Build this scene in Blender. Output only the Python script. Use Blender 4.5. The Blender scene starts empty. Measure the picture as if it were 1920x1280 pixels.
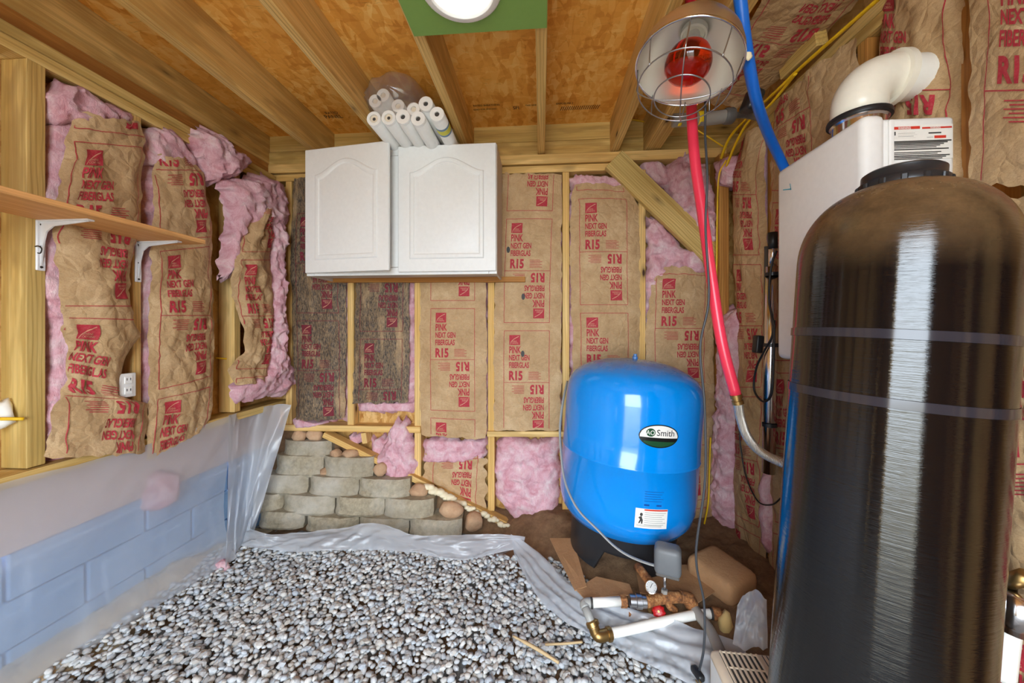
import bpy, bmesh, math, random
import numpy as np
from mathutils import Vector, Matrix, Euler

# ------------------------------------------------------------------ camera, world, light, exposure
scn = bpy.context.scene
COL = scn.collection
F = 690.0; CZ = 1.10; TH = math.atan(55 / F); HY = 617.0
cam_d = bpy.data.cameras.new('camera'); cam = bpy.data.objects.new('camera', cam_d); COL.objects.link(cam)
cam.location = (0, 0, CZ); cam.rotation_euler = (math.pi / 2, 0, TH)
cam_d.sensor_width = 36; cam_d.lens = 36 * F / 1920; cam_d.shift_y = -23 / 1920; cam_d.clip_start = 0.02
scn.camera = cam
world = bpy.data.worlds.new('sky'); scn.world = world; world.use_nodes = True
bgn = world.node_tree.nodes['Background']
bgn.inputs[0].default_value = (0.80, 0.90, 1.0, 1); bgn.inputs[1].default_value = 11.0
scn.view_settings.view_transform = 'Standard'; scn.view_settings.look = 'None'
scn.view_settings.gamma = 1; scn.view_settings.use_curve_mapping = False
scn.view_settings.exposure = 0.62
scn.cycles.max_bounces = 7; scn.cycles.transparent_max_bounces = 8; scn.cycles.diffuse_bounces = 4; scn.cycles.glossy_bounces = 3; scn.cycles.transmission_bounces = 4
# daylight portal in the open doorway behind the camera (guides sky light, gives none of its own)
DOOR = (-0.80, 0.40, 0.0, 2.02); YF = -1.0
pd = bpy.data.lights.new('doorway_portal', 'AREA'); pd.shape = 'RECTANGLE'
pd.size = DOOR[1] - DOOR[0]; pd.size_y = DOOR[3] - DOOR[2]; pd.cycles.is_portal = True
po = bpy.data.objects.new('doorway_portal', pd); COL.objects.link(po)
po.location = ((DOOR[0] + DOOR[1]) / 2, YF - 0.06, (DOOR[2] + DOOR[3]) / 2); po.rotation_euler = (math.pi / 2, 0, 0)

XL, XR, D = -1.58, 1.0, 2.09       # room faces of the studs: left, right, back
ZP = 2.06                          # top of the wall plates
rnd = random.Random(7)

# ------------------------------------------------------------------ picture -> place
RV = np.array([math.cos(TH), math.sin(TH), 0.]); FV = np.array([-math.sin(TH), math.cos(TH), 0.])
EYE = np.array([0., 0., CZ])
def ray(px, py): return FV + RV * (px - 960) / F + np.array([0, 0, 1.]) * (HY - py) / F
def hit(px, py, ax, val):
    d = ray(px, py); return EYE + d * ((val - EYE[ax]) / d[ax])
def PY(px, py, y=D): return hit(px, py, 1, y)
def PX(px, py, x): return hit(px, py, 0, x)
def PZ(px, py, z): return hit(px, py, 2, z)

# ------------------------------------------------------------------ numpy noise
def _h(ix, iy, iz, seed):
    n = (ix.astype(np.int64) * 374761393 + iy.astype(np.int64) * 668265263 + iz.astype(np.int64) * 2147483647 + seed * 1274126177) & 0xffffffff
    n = ((n ^ (n >> 13)) * 1274126177) & 0xffffffff
    n = (n ^ (n >> 16)) & 0xffffffff
    return n / 4294967295.0
def vn(x, y, z=0., seed=0):
    x, y, z = np.broadcast_arrays(np.asarray(x, float), np.asarray(y, float), np.asarray(z, float))
    ix, iy, iz = np.floor(x), np.floor(y), np.floor(z)
    fx, fy, fz = x - ix, y - iy, z - iz
    fx = fx * fx * (3 - 2 * fx); fy = fy * fy * (3 - 2 * fy); fz = fz * fz * (3 - 2 * fz)
    r = 0
    for a in (0, 1):
        for b in (0, 1):
            for c in (0, 1):
                r = r + _h(ix + a, iy + b, iz + c, seed) * (fx if a else 1 - fx) * (fy if b else 1 - fy) * (fz if c else 1 - fz)
    return r * 2 - 1
def fbm(x, y, z=0., seed=0, o=3):
    r = 0; a = 1.; f = 1.
    for k in range(o):
        r = r + a * vn(np.asarray(x) * f, np.asarray(y) * f, np.asarray(z) * f, seed + k * 17); a *= .5; f *= 2.03
    return r

# ------------------------------------------------------------------ materials
def srgb(r, g, b):
    f = lambda c: (c / 255 / 12.92) if c / 255 <= .04045 else ((c / 255 + .055) / 1.055) ** 2.4
    return (f(r), f(g), f(b), 1)
MATS = {}
class NT:
    def __init__(s, name):
        s.m = bpy.data.materials.new(name); s.m.use_nodes = True; s.t = s.m.node_tree
        s.b = s.t.nodes['Principled BSDF']; s.out = s.t.nodes['Material Output']; MATS[name] = s.m
    def n(s, typ, **kw):
        o = s.t.nodes.new(typ)
        for k, v in kw.items():
            if k in o.inputs.keys(): s.set(o.inputs[k], v)
            else: setattr(o, k, v)
        return o
    def set(s, sock, v):
        if isinstance(v, bpy.types.NodeSocket): s.t.links.new(v, sock)
        else: sock.default_value = v
    def p(s, **kw):
        for k, v in kw.items(): s.set(s.b.inputs[k.replace('_', ' ')], v)
    def coord(s, scale=(1, 1, 1), rand=False, kind='Object', rot=(0, 0, 0)):
        c = s.n('ShaderNodeTexCoord').outputs[kind]
        if rand:
            oi = s.n('ShaderNodeObjectInfo').outputs['Random']
            mu = s.n('ShaderNodeMath', operation='MULTIPLY'); s.set(mu.inputs[0], oi); mu.inputs[1].default_value = 37.
            ad = s.n('ShaderNodeVectorMath', operation='ADD'); s.set(ad.inputs[0], c); s.set(ad.inputs[1], mu.outputs[0]); c = ad.outputs[0]
        mp = s.n('ShaderNodeMapping'); s.set(mp.inputs['Vector'], c); mp.inputs['Scale'].default_value = scale; mp.inputs['Rotation'].default_value = rot
        return mp.outputs[0]
    def noise(s, vec, scale=1., detail=4., rough=.55, dist=0.):
        o = s.n('ShaderNodeTexNoise'); s.set(o.inputs['Vector'], vec); o.inputs['Scale'].default_value = scale
        o.inputs['Detail'].default_value = detail; o.inputs['Roughness'].default_value = rough; o.inputs['Distortion'].default_value = dist
        return o.outputs['Fac']
    def ramp(s, fac, stops):
        o = s.n('ShaderNodeValToRGB'); s.set(o.inputs[0], fac); e = o.color_ramp.elements
        while len(e) < len(stops): e.new(.5)
        for k, (p, c) in enumerate(stops):
            e[k].position = p; e[k].color = c if len(c) == 4 else (*c, 1)
        return o.outputs[0]
    def mix(s, fac, a, b, mode='MIX'):
        o = s.n('ShaderNodeMix', data_type='RGBA', blend_type=mode)
        s.set(o.inputs[0], fac); s.set(o.inputs[6], a); s.set(o.inputs[7], b); return o.outputs[2]
    def math(s, op, a, b=0.):
        o = s.n('ShaderNodeMath', operation=op); s.set(o.inputs[0], a); s.set(o.inputs[1], b); return o.outputs[0]
    def bump(s, h, strength=.3, dist=.002):
        o = s.n('ShaderNodeBump'); s.set(o.inputs['Height'], h); o.inputs['Strength'].default_value = strength; o.inputs['Distance'].default_value = dist
        s.set(s.b.inputs['Normal'], o.outputs[0])
BW = [(0, (0, 0, 0)), (1, (1, 1, 1))]

def plain(name, rgb, rough=.5, metal=0., **kw):
    q = NT(name); q.p(Base_Color=srgb(*rgb), Roughness=rough, Metallic=metal, **kw)
    f = q.noise(q.coord(), 60., 3); c = q.mix(f, srgb(*[v * .975 for v in rgb]), srgb(*[min(255, v * 1.02) for v in rgb])); q.p(Base_Color=c)
    return q.m
def wood(name, light, dark, green=None, knots=True, rough=.6):
    q = NT(name); v = q.coord((.7, 14, 14), rand=True)
    g = q.noise(v, 1.6, 6, .6, .6)
    c = q.ramp(g, [(.3, srgb(*dark)), (.48, srgb(*[(a + b) / 2 for a, b in zip(light, dark)])), (.62, srgb(*light))])
    fine = q.noise(q.coord((1.2, 90, 90), rand=True), 2., 3)
    c = q.mix(q.ramp(fine, [(.42, (0, 0, 0)), (.7, (.4, .4, .4))]), c, srgb(*[x * .72 for x in dark]))
    wv = q.n('ShaderNodeTexWave', bands_direction='Y'); q.set(wv.inputs['Vector'], q.coord((.22, 1, 1), rand=True)); wv.inputs['Scale'].default_value = 26.
    wv.inputs['Distortion'].default_value = 5.; wv.inputs['Detail'].default_value = 2.; wv.inputs['Detail Scale'].default_value = .7
    c = q.mix(q.ramp(wv.outputs['Fac'], [(.55, (0, 0, 0)), (.95, (.45, .45, .45))]), c, srgb(*[x * .78 for x in dark]))
    big = q.noise(q.coord((.9, 3, 3), rand=True), 1.3, 2)
    c = q.mix(q.ramp(big, [(.4, (0, 0, 0)), (.75, (.5, .5, .5))]), c, srgb(*(green or dark)))
    if knots:
        vo = q.n('ShaderNodeTexVoronoi'); q.set(vo.inputs['Vector'], q.coord((3.2, 9, 9), rand=True)); vo.inputs['Scale'].default_value = 1.
        k = q.ramp(vo.outputs['Distance'], [(.05, (1, 1, 1)), (.10, (.35, .35, .35)), (.2, (0, 0, 0))])
        c = q.mix(k, c, srgb(62, 38, 20))
    q.p(Base_Color=c, Roughness=rough); q.b.inputs['Specular IOR Level'].default_value = .25
    q.bump(fine, .25, .0015); return q.m
wood('treated_pine', (228, 196, 126), (190, 148, 76), (184, 164, 96))
wood('rafter_pine', (236, 200, 130), (204, 156, 84), (206, 170, 96))
wood('stud_pine', (240, 206, 140), (216, 168, 92), (226, 180, 104))
wood('shelf_wood', (240, 188, 126), (218, 156, 92), (226, 160, 96), knots=False)
plain('rim_primed', (214, 190, 184), .7)
wood('old_pine', (206, 150, 78), (170, 108, 46), (150, 100, 46))

def osb(name, a, b, c_):
    q = NT(name); base = None
    for k, rot in enumerate(((0, 0, .3), (.4, .2, 1.4), (1.2, .3, 2.4))):
        v = q.coord((34, 14, 14) if k != 1 else (14, 34, 30), rot=rot)
        vo = q.n('ShaderNodeTexVoronoi'); w = q.n('ShaderNodeVectorMath', operation='ADD'); q.set(w.inputs[0], v)
        nz = q.n('ShaderNodeTexNoise'); q.set(nz.inputs['Vector'], v); nz.inputs['Scale'].default_value = .6; q.set(w.inputs[1], nz.outputs['Color'])
        q.set(vo.inputs['Vector'], w.outputs[0]); vo.inputs['Scale'].default_value = 1.
        sp = q.n('ShaderNodeSeparateColor'); q.set(sp.inputs[0], vo.outputs['Color'])
        base = sp.outputs[0] if base is None else q.math('MULTIPLY_ADD', sp.outputs[0], .5) if False else q.math('ADD', q.math('MULTIPLY', base, .6), q.math('MULTIPLY', sp.outputs[0], .4))
    lo = q.noise(q.coord((2.2, 2.2, 2.2)), 1., 3)
    c = q.ramp(base, [(.2, srgb(*c_)), (.5, srgb(*a)), (.8, srgb(*b))])
    c = q.mix(q.ramp(lo, [(.35, (0, 0, 0)), (.7, (.55, .55, .55))]), c, srgb(*a))
    crack = q.noise(q.coord((9, 40, 40)), 1.4, 5, .7, 1.5)
    c = q.mix(q.ramp(crack, [(.60, (0, 0, 0)), (.72, (.5, .5, .5))]), c, srgb(*[x * .45 for x in c_]))
    q.p(Base_Color=c, Roughness=.65); q.b.inputs['Specular IOR Level'].default_value = .2
    q.bump(base, .4, .002); return q.m
osb('ceiling_osb', (240, 172, 78), (252, 204, 120), (214, 140, 54))
osb('wall_osb', (206, 160, 92), (232, 192, 128), (168, 116, 56))

def kraft(name, stain=False):
    q = NT(name); v = q.coord()
    m = q.noise(v, 9., 6, .65)
    c = q.ramp(m, [(.3, srgb(178, 146, 106)), (.5, srgb(196, 164, 122)), (.7, srgb(212, 182, 142))])
    fib = q.noise(q.coord((60, 60, 160)), 2., 4, .7, 2.)
    c = q.mix(q.ramp(fib, [(.42, (0, 0, 0)), (.72, (.6, .6, .6))]), c, srgb(148, 112, 72))
    if stain:
        st = q.noise(q.coord((110, 110, 26)), 1.6, 6, .75)
        bl = q.noise(q.coord((11, 11, 2.2)), 1.1, 5, .6)
        f = q.math('MULTIPLY', q.ramp(st, [(.34, (.35, .35, .35)), (.6, (1, 1, 1))]), q.ramp(bl, [(.30, (0.1, 0.1, 0.1)), (.46, (1, 1, 1))]))
        w = q.noise(q.coord((150, 150, 70)), 1.4, 4, .8)
        c2 = q.mix(q.ramp(w, [(.45, (0, 0, 0)), (.7, (1, 1, 1))]), srgb(40, 38, 40), srgb(112, 104, 96))
        c = q.mix(f, c, c2)
    q.p(Base_Color=c, Roughness=.62); q.b.inputs['Specular IOR Level'].default_value = .3
    cr = q.n('ShaderNodeTexVoronoi', feature='DISTANCE_TO_EDGE'); nz = q.n('ShaderNodeTexNoise'); nz.inputs['Scale'].default_value = 12.; q.set(nz.inputs['Vector'], v)
    ad = q.n('ShaderNodeVectorMath', operation='MULTIPLY_ADD'); q.set(ad.inputs[0], nz.outputs['Color']); ad.inputs[1].default_value = (.05, .05, .05); q.set(ad.inputs[2], v)
    q.set(cr.inputs['Vector'], ad.outputs[0]); cr.inputs['Scale'].default_value = 22.
    h = q.math('ADD', q.math('MULTIPLY', q.ramp(cr.outputs['Distance'], [(0, (0, 0, 0)), (.25, (1, 1, 1))]), .5), q.noise(v, 30., 4))
    q.bump(h, .7, .006); return q.m
kraft('kraft_paper'); kraft('kraft_stained', True)
def pinkmat():
    q = NT('pink_fibreglass'); v = q.coord()
    a = q.noise(v, 14., 6, .7, .6); b = q.noise(q.coord((60, 60, 20)), 2.5, 5, .75, 1.)
    c = q.ramp(a, [(.3, srgb(216, 148, 158)), (.48, srgb(236, 186, 196)), (.68, srgb(250, 224, 226))])
    c = q.mix(q.ramp(b, [(.5, (0, 0, 0)), (.8, (.5, .5, .5))]), c, srgb(198, 112, 130))
    q.p(Base_Color=c, Roughness=.95); q.b.inputs['Specular IOR Level'].default_value = .05
    q.bump(q.math('ADD', a, b), .8, .008); return q.m
pinkmat()
def inkmat(name, a, b):
    q = NT(name); n_ = q.noise(q.coord(), 160., 5, .8); q.p(Base_Color=q.ramp(n_, [(.45, srgb(*a)), (.68, srgb(*b))]), Roughness=.65); q.b.inputs['Specular IOR Level'].default_value = .2
inkmat('print_red', (176, 46, 62), (184, 84, 82)); inkmat('print_dark', (128, 40, 56), (112, 66, 66)); plain('print_paper', (206, 150, 120), .6)
def pebble(name, island):
    q = NT(name)
    r = q.n('ShaderNodeNewGeometry').outputs['Random Per Island'] if island else q.n('ShaderNodeObjectInfo').outputs['Random']
    c = q.ramp(r, [(0, srgb(176, 180, 184)), (.2, srgb(214, 216, 216)), (.4, srgb(186, 196, 206)), (.6, srgb(226, 226, 222)), (.8, srgb(204, 200, 192)), (1, srgb(208, 214, 220))])
    nz = q.noise(q.coord(), 90., 4)
    c = q.mix(q.ramp(nz, [(.4, (0, 0, 0)), (.75, (.4, .4, .4))]), c, srgb(120, 122, 124))
    q.p(Base_Color=c, Roughness=.8); q.bump(nz, .3, .002)
pebble('gravel_stuff', True); pebble('gravel_single', False)
def dirt(name, a, b, sc=18.):
    q = NT(name); v = q.coord(); n_ = q.noise(v, sc, 8, .75)
    q.p(Base_Color=q.ramp(n_, [(.3, srgb(*a)), (.7, srgb(*b))]), Roughness=.95); q.bump(n_, .8, .01); return q.m
dirt('soil', (104, 76, 52), (150, 118, 86)); dirt('gravel_bed', (128, 128, 128), (168, 166, 162), 60.)
def blockmat():
    q = NT('block_concrete'); n_ = q.noise(q.coord(), 40., 8, .75); l_ = q.noise(q.coord(), 6., 3); r_ = q.n('ShaderNodeObjectInfo').outputs['Random']
    c = q.ramp(n_, [(.3, srgb(136, 126, 104)), (.7, srgb(196, 182, 154))]); c = q.mix(q.math('MULTIPLY', r_, .55), c, srgb(166, 156, 136)); c = q.mix(q.ramp(l_, [(.45, (0, 0, 0)), (.7, (.5, .5, .5))]), c, srgb(214, 208, 196))
    q.p(Base_Color=c, Roughness=.95); q.bump(n_, .8, .008)
blockmat(); dirt('fieldstone', (178, 138, 104), (214, 178, 142), 9.)
dirt('stem_block', (128, 168, 214), (152, 186, 224), 5.); dirt('cardboard', (164, 122, 82), (184, 142, 102), 6.)  # blue sky reflection on the plastic sheet is put into the stem block colour
dirt('outside_ground', (150, 140, 120), (176, 168, 150), 1.5)
def film(name, alpha, tint, rough=.25, white=.5):
    q = NT(name); t = q.t
    tr = q.n('ShaderNodeBsdfTransparent'); tr.inputs[0].default_value = (*tint, 1)
    df = q.n('ShaderNodeBsdfDiffuse'); df.inputs[0].default_value = (.74, .78, .84, 1)
    tl = q.n('ShaderNodeBsdfTranslucent'); tl.inputs[0].default_value = (.85, .87, .9, 1)
    gl = q.n('ShaderNodeBsdfGlossy'); gl.inputs['Roughness'].default_value = rough
    v = q.coord(); nz = q.noise(q.coord((5, 5, 1.6)), 3., 4); cl = q.noise(v, 3., 4)
    bp = q.n('ShaderNodeBump'); q.set(bp.inputs['Height'], nz); bp.inputs['Strength'].default_value = .25; bp.inputs['Distance'].default_value = .01
    q.set(gl.inputs['Normal'], bp.outputs[0])
    m1 = q.n('ShaderNodeMixShader'); m1.inputs[0].default_value = .45; q.set(m1.inputs[1], df.outputs[0]); q.set(m1.inputs[2], tl.outputs[0])
    m2 = q.n('ShaderNodeMixShader'); q.set(m2.inputs[0], q.math('ADD', q.math('MULTIPLY', q.math('SUBTRACT', cl, .5), .2), alpha)); q.set(m2.inputs[1], tr.outputs[0]); q.set(m2.inputs[2], m1.outputs[0])
    fr = q.n('ShaderNodeLayerWeight'); q.set(fr.inputs['Normal'], bp.outputs[0]); fc = q.math('ADD', q.math('MULTIPLY', q.math('POWER', fr.outputs['Facing'], 4.), .45), .05)
    m3 = q.n('ShaderNodeMixShader'); q.set(m3.inputs[0], fc); q.set(m3.inputs[1], m2.outputs[0]); q.set(m3.inputs[2], gl.outputs[0])
    t.links.new(m3.outputs[0], q.out.inputs[0]); return q.m
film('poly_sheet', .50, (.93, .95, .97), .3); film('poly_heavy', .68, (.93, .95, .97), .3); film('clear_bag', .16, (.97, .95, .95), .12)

plain('white_paint', (232, 232, 230), .4); plain('cab_side', (206, 196, 186), .5); plain('white_metal', (228, 228, 230), .35)
plain('heater_white', (236, 234, 230), .28); plain('pvc_cream', (238, 232, 216), .3); plain('black_rubber', (26, 26, 28), .45)
plain('black_plastic', (34, 35, 38), .35); plain('chrome', (222, 222, 226), .16, 1.); plain('galv_wire', (176, 176, 178), .3, 1.)
plain('pex_red', (226, 52, 78), .3); plain('pex_blue', (18, 104, 206), .3); plain('brass', (166, 134, 84), .4, 1.)
plain('cable_yellow', (236, 190, 24), .4); plain('cord_grey', (58, 60, 64), .45); plain('cord_black', (30, 30, 32), .4)
plain('flat_cable', (158, 158, 154), .45); plain('switch_grey', (104, 106, 108), .5); plain('pvc_white', (240, 238, 230), .3)
plain('valve_red', (176, 20, 26), .4); plain('filter_white', (238, 237, 234), .75); plain('filter_core', (228, 216, 196), .7)
plain('dark_hole', (70, 66, 62), .8); plain('label_blue', (110, 140, 170), .6); plain('label_yellow', (214, 208, 70), .6)
plain('green_board', (126, 164, 82), .8); plain('light_trim', (240, 240, 238), .4); plain('appliance_beige', (226, 208, 182), .4)
plain('foam_cream', (238, 226, 192), .6); plain('sticker_white', (236, 232, 224), .5); plain('sticker_red', (208, 56, 40), .5)
plain('ink', (56, 54, 52), .6); plain('decal_green', (24, 74, 44), .3); plain('decal_black', (16, 20, 20), .3); plain('decal_blue', (14, 70, 150), .3)
plain('tape_blue', (74, 166, 190), .5); plain('dial_white', (240, 240, 238), .3); plain('screw', (70, 66, 60), .4, .8)
plain('foam_tape', (246, 244, 236), .7); plain('twig', (196, 170, 128), .8); plain('burlap', (206, 176, 116), .9)
plain('pipe_grey', (146, 140, 132), .5); plain('pipe_dark', (92, 88, 84), .5); plain('tag_yellow', (240, 208, 30), .5); plain('strap_clear', (44, 42, 48), .12)
def rusty():
    q = NT('rusty_iron'); n_ = q.noise(q.coord(), 70., 6, .7)
    q.p(Base_Color=q.ramp(n_, [(.35, srgb(96, 62, 40)), (.55, srgb(160, 104, 58)), (.7, srgb(196, 160, 110))]), Roughness=.8, Metallic=.2); q.bump(n_, .5, .003)
rusty()
def braided():
    q = NT('braided_steel'); w = q.n('ShaderNodeTexWave'); q.set(w.inputs['Vector'], q.coord()); w.inputs['Scale'].default_value = 120.; w.inputs['Distortion'].default_value = 2.
    q.p(Base_Color=srgb(196, 190, 180), Metallic=.85, Roughness=.38); q.bump(w.outputs['Fac'], .5, .002)
braided()
def tank_black():
    q = NT('tank_black')
    v = q.coord((5, 5, 240)); n_ = q.noise(v, 1., 4, .7)
    v2 = q.coord((20, 20, 110)); n2 = q.noise(v2, 1., 4, .6)
    sx = q.n('ShaderNodeSeparateXYZ'); q.set(sx.inputs[0], q.n('ShaderNodeTexCoord').outputs['Object'])
    z = q.n('ShaderNodeMapRange'); q.set(z.inputs[0], sx.outputs[2]); z.inputs[1].default_value = 1.20; z.inputs[2].default_value = 1.38
    dn = q.noise(q.coord((14, 14, 14)), 1., 5, .7)
    dust = q.math('MULTIPLY', z.outputs[0], q.ramp(dn, [(.3, (.4, .4, .4)), (.65, (1, 1, 1))]))
    c = q.mix(q.math('MULTIPLY', dust, .85), srgb(13, 12, 13), srgb(134, 104, 70))
    q.p(Base_Color=c); q.set(q.b.inputs['Roughness'], q.math('ADD', q.math('MULTIPLY', dust, .3), q.math('ADD', .04, q.math('MULTIPLY', n2, .08)))); q.b.inputs['IOR'].default_value = 1.55
    h = q.math('ADD', n_, q.math('MULTIPLY', n2, .8)); q.bump(h, .34, .0015)
tank_black()
def tank_blue():
    q = NT('tank_blue'); sx = q.n('ShaderNodeSeparateXYZ'); q.set(sx.inputs[0], q.n('ShaderNodeTexCoord').outputs['Object'])
    z = q.n('ShaderNodeMapRange'); q.set(z.inputs[0], sx.outputs[2]); z.inputs[1].default_value = .80; z.inputs[2].default_value = .86
    dn = q.noise(q.coord(), 9., 5, .7); d = q.math('MULTIPLY', z.outputs[0], q.ramp(dn, [(.35, (0, 0, 0)), (.6, (.75, .75, .75))]))
    q.p(Base_Color=q.mix(d, srgb(0, 136, 226), srgb(96, 118, 156))); q.set(q.b.inputs['Roughness'], q.math('ADD', q.math('MULTIPLY', d, .4), .16))
    q.b.inputs['Coat Weight'].default_value = .4; q.b.inputs['Coat Roughness'].default_value = .05
tank_blue()
def bulb():
    q = NT('bulb_red'); q.p(Base_Color=srgb(214, 62, 10), Roughness=.03); q.b.inputs['Transmission Weight'].default_value = .95; q.b.inputs['IOR'].default_value = 1.45
bulb()
q = NT('reflector_inside'); q.p(Base_Color=srgb(226, 222, 214), Roughness=.42, Metallic=.75)
w_ = q.noise(q.coord((3, 3, 200)), 1., 3); q.bump(w_, .15, .001)
plain('reflector_outside', (196, 176, 150), .3, .85)
q = NT('lamp_diffuser'); q.p(Base_Color=(.9, .9, .9, 1), Roughness=.4); q.b.inputs['Emission Color'].default_value = (1, .93, .82, 1); q.b.inputs['Emission Strength'].default_value = .6
def stampmat():
    q = NT('stamp_ink'); n_ = q.noise(q.coord(), 120., 3); q.p(Base_Color=q.ramp(n_, [(.4, srgb(56, 36, 16)), (.7, srgb(120, 74, 28))]), Roughness=.8)
stampmat()
M = MATS

# ------------------------------------------------------------------ mesh helpers (vertices in world space unless a matrix is given)
W = {}
def link(o, parent=None, mw=None):
    COL.objects.link(o); mw = mw or Matrix.Identity(4); W[o.name] = mw
    if parent is not None:
        o.parent = parent; o.matrix_basis = W[parent.name].inverted() @ mw
    else: o.matrix_basis = mw
    return o
def thing(name, label, cat, loc=(0, 0, 0), group=None, rot=None):
    mw = Matrix.Translation(Vector(loc))
    if rot is not None: mw = mw @ rot.to_4x4()
    o = link(bpy.data.objects.new(name, None), None, mw); o.empty_display_size = .05
    return tag(o, label, cat, group)
def tag(o, label, cat, group=None):
    o['label'] = label; o['category'] = cat
    if group: o['group'] = group
    return o
def struct(name):
    o = link(bpy.data.objects.new(name, None)); o['kind'] = 'structure'; return o
def mk(name, v, f, mat, parent=None, smooth=False, mw=None, mats=None, mi=None):
    me = bpy.data.meshes.new(name); me.from_pydata([tuple(map(float, p)) for p in v], [], [tuple(map(int, q)) for q in f]); me.update()
    for m_ in (mats or [mat]): me.materials.append(M[m_])
    if mi is not None: me.polygons.foreach_set('material_index', np.asarray(mi, dtype=np.int32))
    if smooth: me.polygons.foreach_set('use_smooth', np.ones(len(me.polygons), dtype=bool))
    return link(bpy.data.objects.new(name, me), parent, mw)
def bmo(name, bm, mat, parent=None, smooth=False, mw=None, angle=None):
    me = bpy.data.meshes.new(name); bm.to_mesh(me); bm.free(); me.materials.append(M[mat])
    if smooth: me.polygons.foreach_set('use_smooth', np.ones(len(me.polygons), dtype=bool))
    if smooth and angle: me.set_sharp_from_angle(angle=angle)
    return link(bpy.data.objects.new(name, me), parent, mw)
def bmbox(bm, size, mat4=None, bevel=.002, seg=1):
    r = bmesh.ops.create_cube(bm, size=1.); vs = r['verts']
    bmesh.ops.scale(bm, vec=size, verts=vs)
    if bevel:
        es = list({e for v in vs for e in v.link_edges})
        q_ = bmesh.ops.bevel(bm, geom=es, offset=min(bevel, min(size) * .45), segments=seg, affect='EDGES', profile=.5)
        vs = list({v for v in q_['verts']} | {v for v in vs if v.is_valid})
    if mat4 is not None: bmesh.ops.transform(bm, matrix=mat4, verts=[v for v in vs if v.is_valid])
def box(name, c, size, mat, parent=None, rot=None, bevel=.002, seg=1):
    bm = bmesh.new(); bmbox(bm, size, None, bevel, seg)
    mw = Matrix.Translation(Vector(c))
    if rot is not None: mw = mw @ (Euler(rot).to_matrix().to_4x4() if not isinstance(rot, Matrix) else rot.to_4x4())
    return bmo(name, bm, mat, parent, seg > 1, mw)
def box2(name, lo, hi, mat, parent=None, bevel=.002, seg=1):
    lo, hi = np.array(lo, float), np.array(hi, float)
    return box(name, (lo + hi) / 2, tuple(np.abs(hi - lo)), mat, parent, None, bevel, seg)
def board(name, p0, p1, wid, thk, mat, parent=None, nrm=(0, 0, 1), bevel=.002):
    """a board from p0 to p1: local X runs along it, local Z (thk) along nrm"""
    p0, p1, n_ = Vector(p0), Vector(p1), Vector(nrm)
    x = (p1 - p0).normalized(); y = n_.cross(x).normalized(); z = x.cross(y)
    mw = Matrix((x, y, z)).transposed().to_4x4(); mw.translation = (p0 + p1) / 2
    bm = bmesh.new(); bmbox(bm, ((p1 - p0).length, wid, thk), None, bevel)
    return bmo(name, bm, mat, parent, False, mw)
def spline(pts, n=8):
    p = np.array(pts, float)
    if len(p) < 3: return np.array([p[0] + (p[-1] - p[0]) * t for t in np.linspace(0, 1, n + 1)])
    q_ = np.vstack([2 * p[0] - p[1], p, 2 * p[-1] - p[-2]]); out = []
    for i in range(1, len(q_) - 2):
        for t in np.linspace(0, 1, n, endpoint=False):
            a, b, c, d = q_[i - 1:i + 3]
            out.append(.5 * (2 * b + (c - a) * t + (2 * a - 5 * b + 4 * c - d) * t * t + (3 * b - a - 3 * c + d) * t ** 3))
    out.append(p[-1]); return np.array(out)
def tubegeo(path, r, seg=10, flat=1., close=False):
    path = np.array(path, float); n = len(path); rr = np.broadcast_to(np.asarray(r, float), (n,))
    tg = np.gradient(path, axis=0)
    if close: tg = np.roll(path, -1, 0) - np.roll(path, 1, 0)
    tg /= np.linalg.norm(tg, axis=1)[:, None] + 1e-12
    up = np.array([0, 0, 1.]) if abs(tg[0][2]) < .9 else np.array([1., 0, 0])
    a = np.cross(tg[0], up); a /= np.linalg.norm(a); V = []
    for i in range(n):
        a = a - tg[i] * a.dot(tg[i]); a /= np.linalg.norm(a); b = np.cross(tg[i], a)
        for k in range(seg):
            w = 2 * math.pi * k / seg; V.append(path[i] + rr[i] * (a * math.cos(w) + b * math.sin(w) * flat))
    Fc = []
    for i in range(n if close else n - 1):
        j = (i + 1) % n
        for k in range(seg):
            l = (k + 1) % seg; Fc.append((i * seg + k, i * seg + l, j * seg + l, j * seg + k))
    if not close:
        Fc.append(tuple(range(seg - 1, -1, -1))); Fc.append(tuple((n - 1) * seg + k for k in range(seg)))
    return V, Fc
def tube(name, pts, r, mat, parent=None, seg=10, n=8, flat=1., raw=False, close=False):
    path = np.array(pts, float) if raw else spline(pts, n)
    V, Fc = tubegeo(path, r, seg, flat, close); return mk(name, V, Fc, mat, parent, True)
def lathegeo(prof, seg=32):
    V = []; Fc = []; n = len(prof)
    for (r, z) in prof:
        for k in range(seg):
            w = 2 * math.pi * k / seg; V.append((r * math.cos(w), r * math.sin(w), z))
    for i in range(n - 1):
        for k in range(seg):
            l = (k + 1) % seg; Fc.append((i * seg + k, i * seg + l, (i + 1) * seg + l, (i + 1) * seg + k))
    if prof[0][0] > 1e-6: Fc.append(tuple(range(seg - 1, -1, -1)))
    if prof[-1][0] > 1e-6: Fc.append(tuple((n - 1) * seg + k for k in range(seg)))
    return V, Fc
def lathe(name, prof, mat, parent=None, mw=None, seg=32, sharp=None, caps=True):
    V, Fc = lathegeo(prof, seg)
    if not caps: Fc = [f for f in Fc if len(f) == 4]
    o = mk(name, V, Fc, mat, parent, True, mw)
    o.data.set_sharp_from_angle(angle=sharp or math.radians(50)); return o
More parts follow.
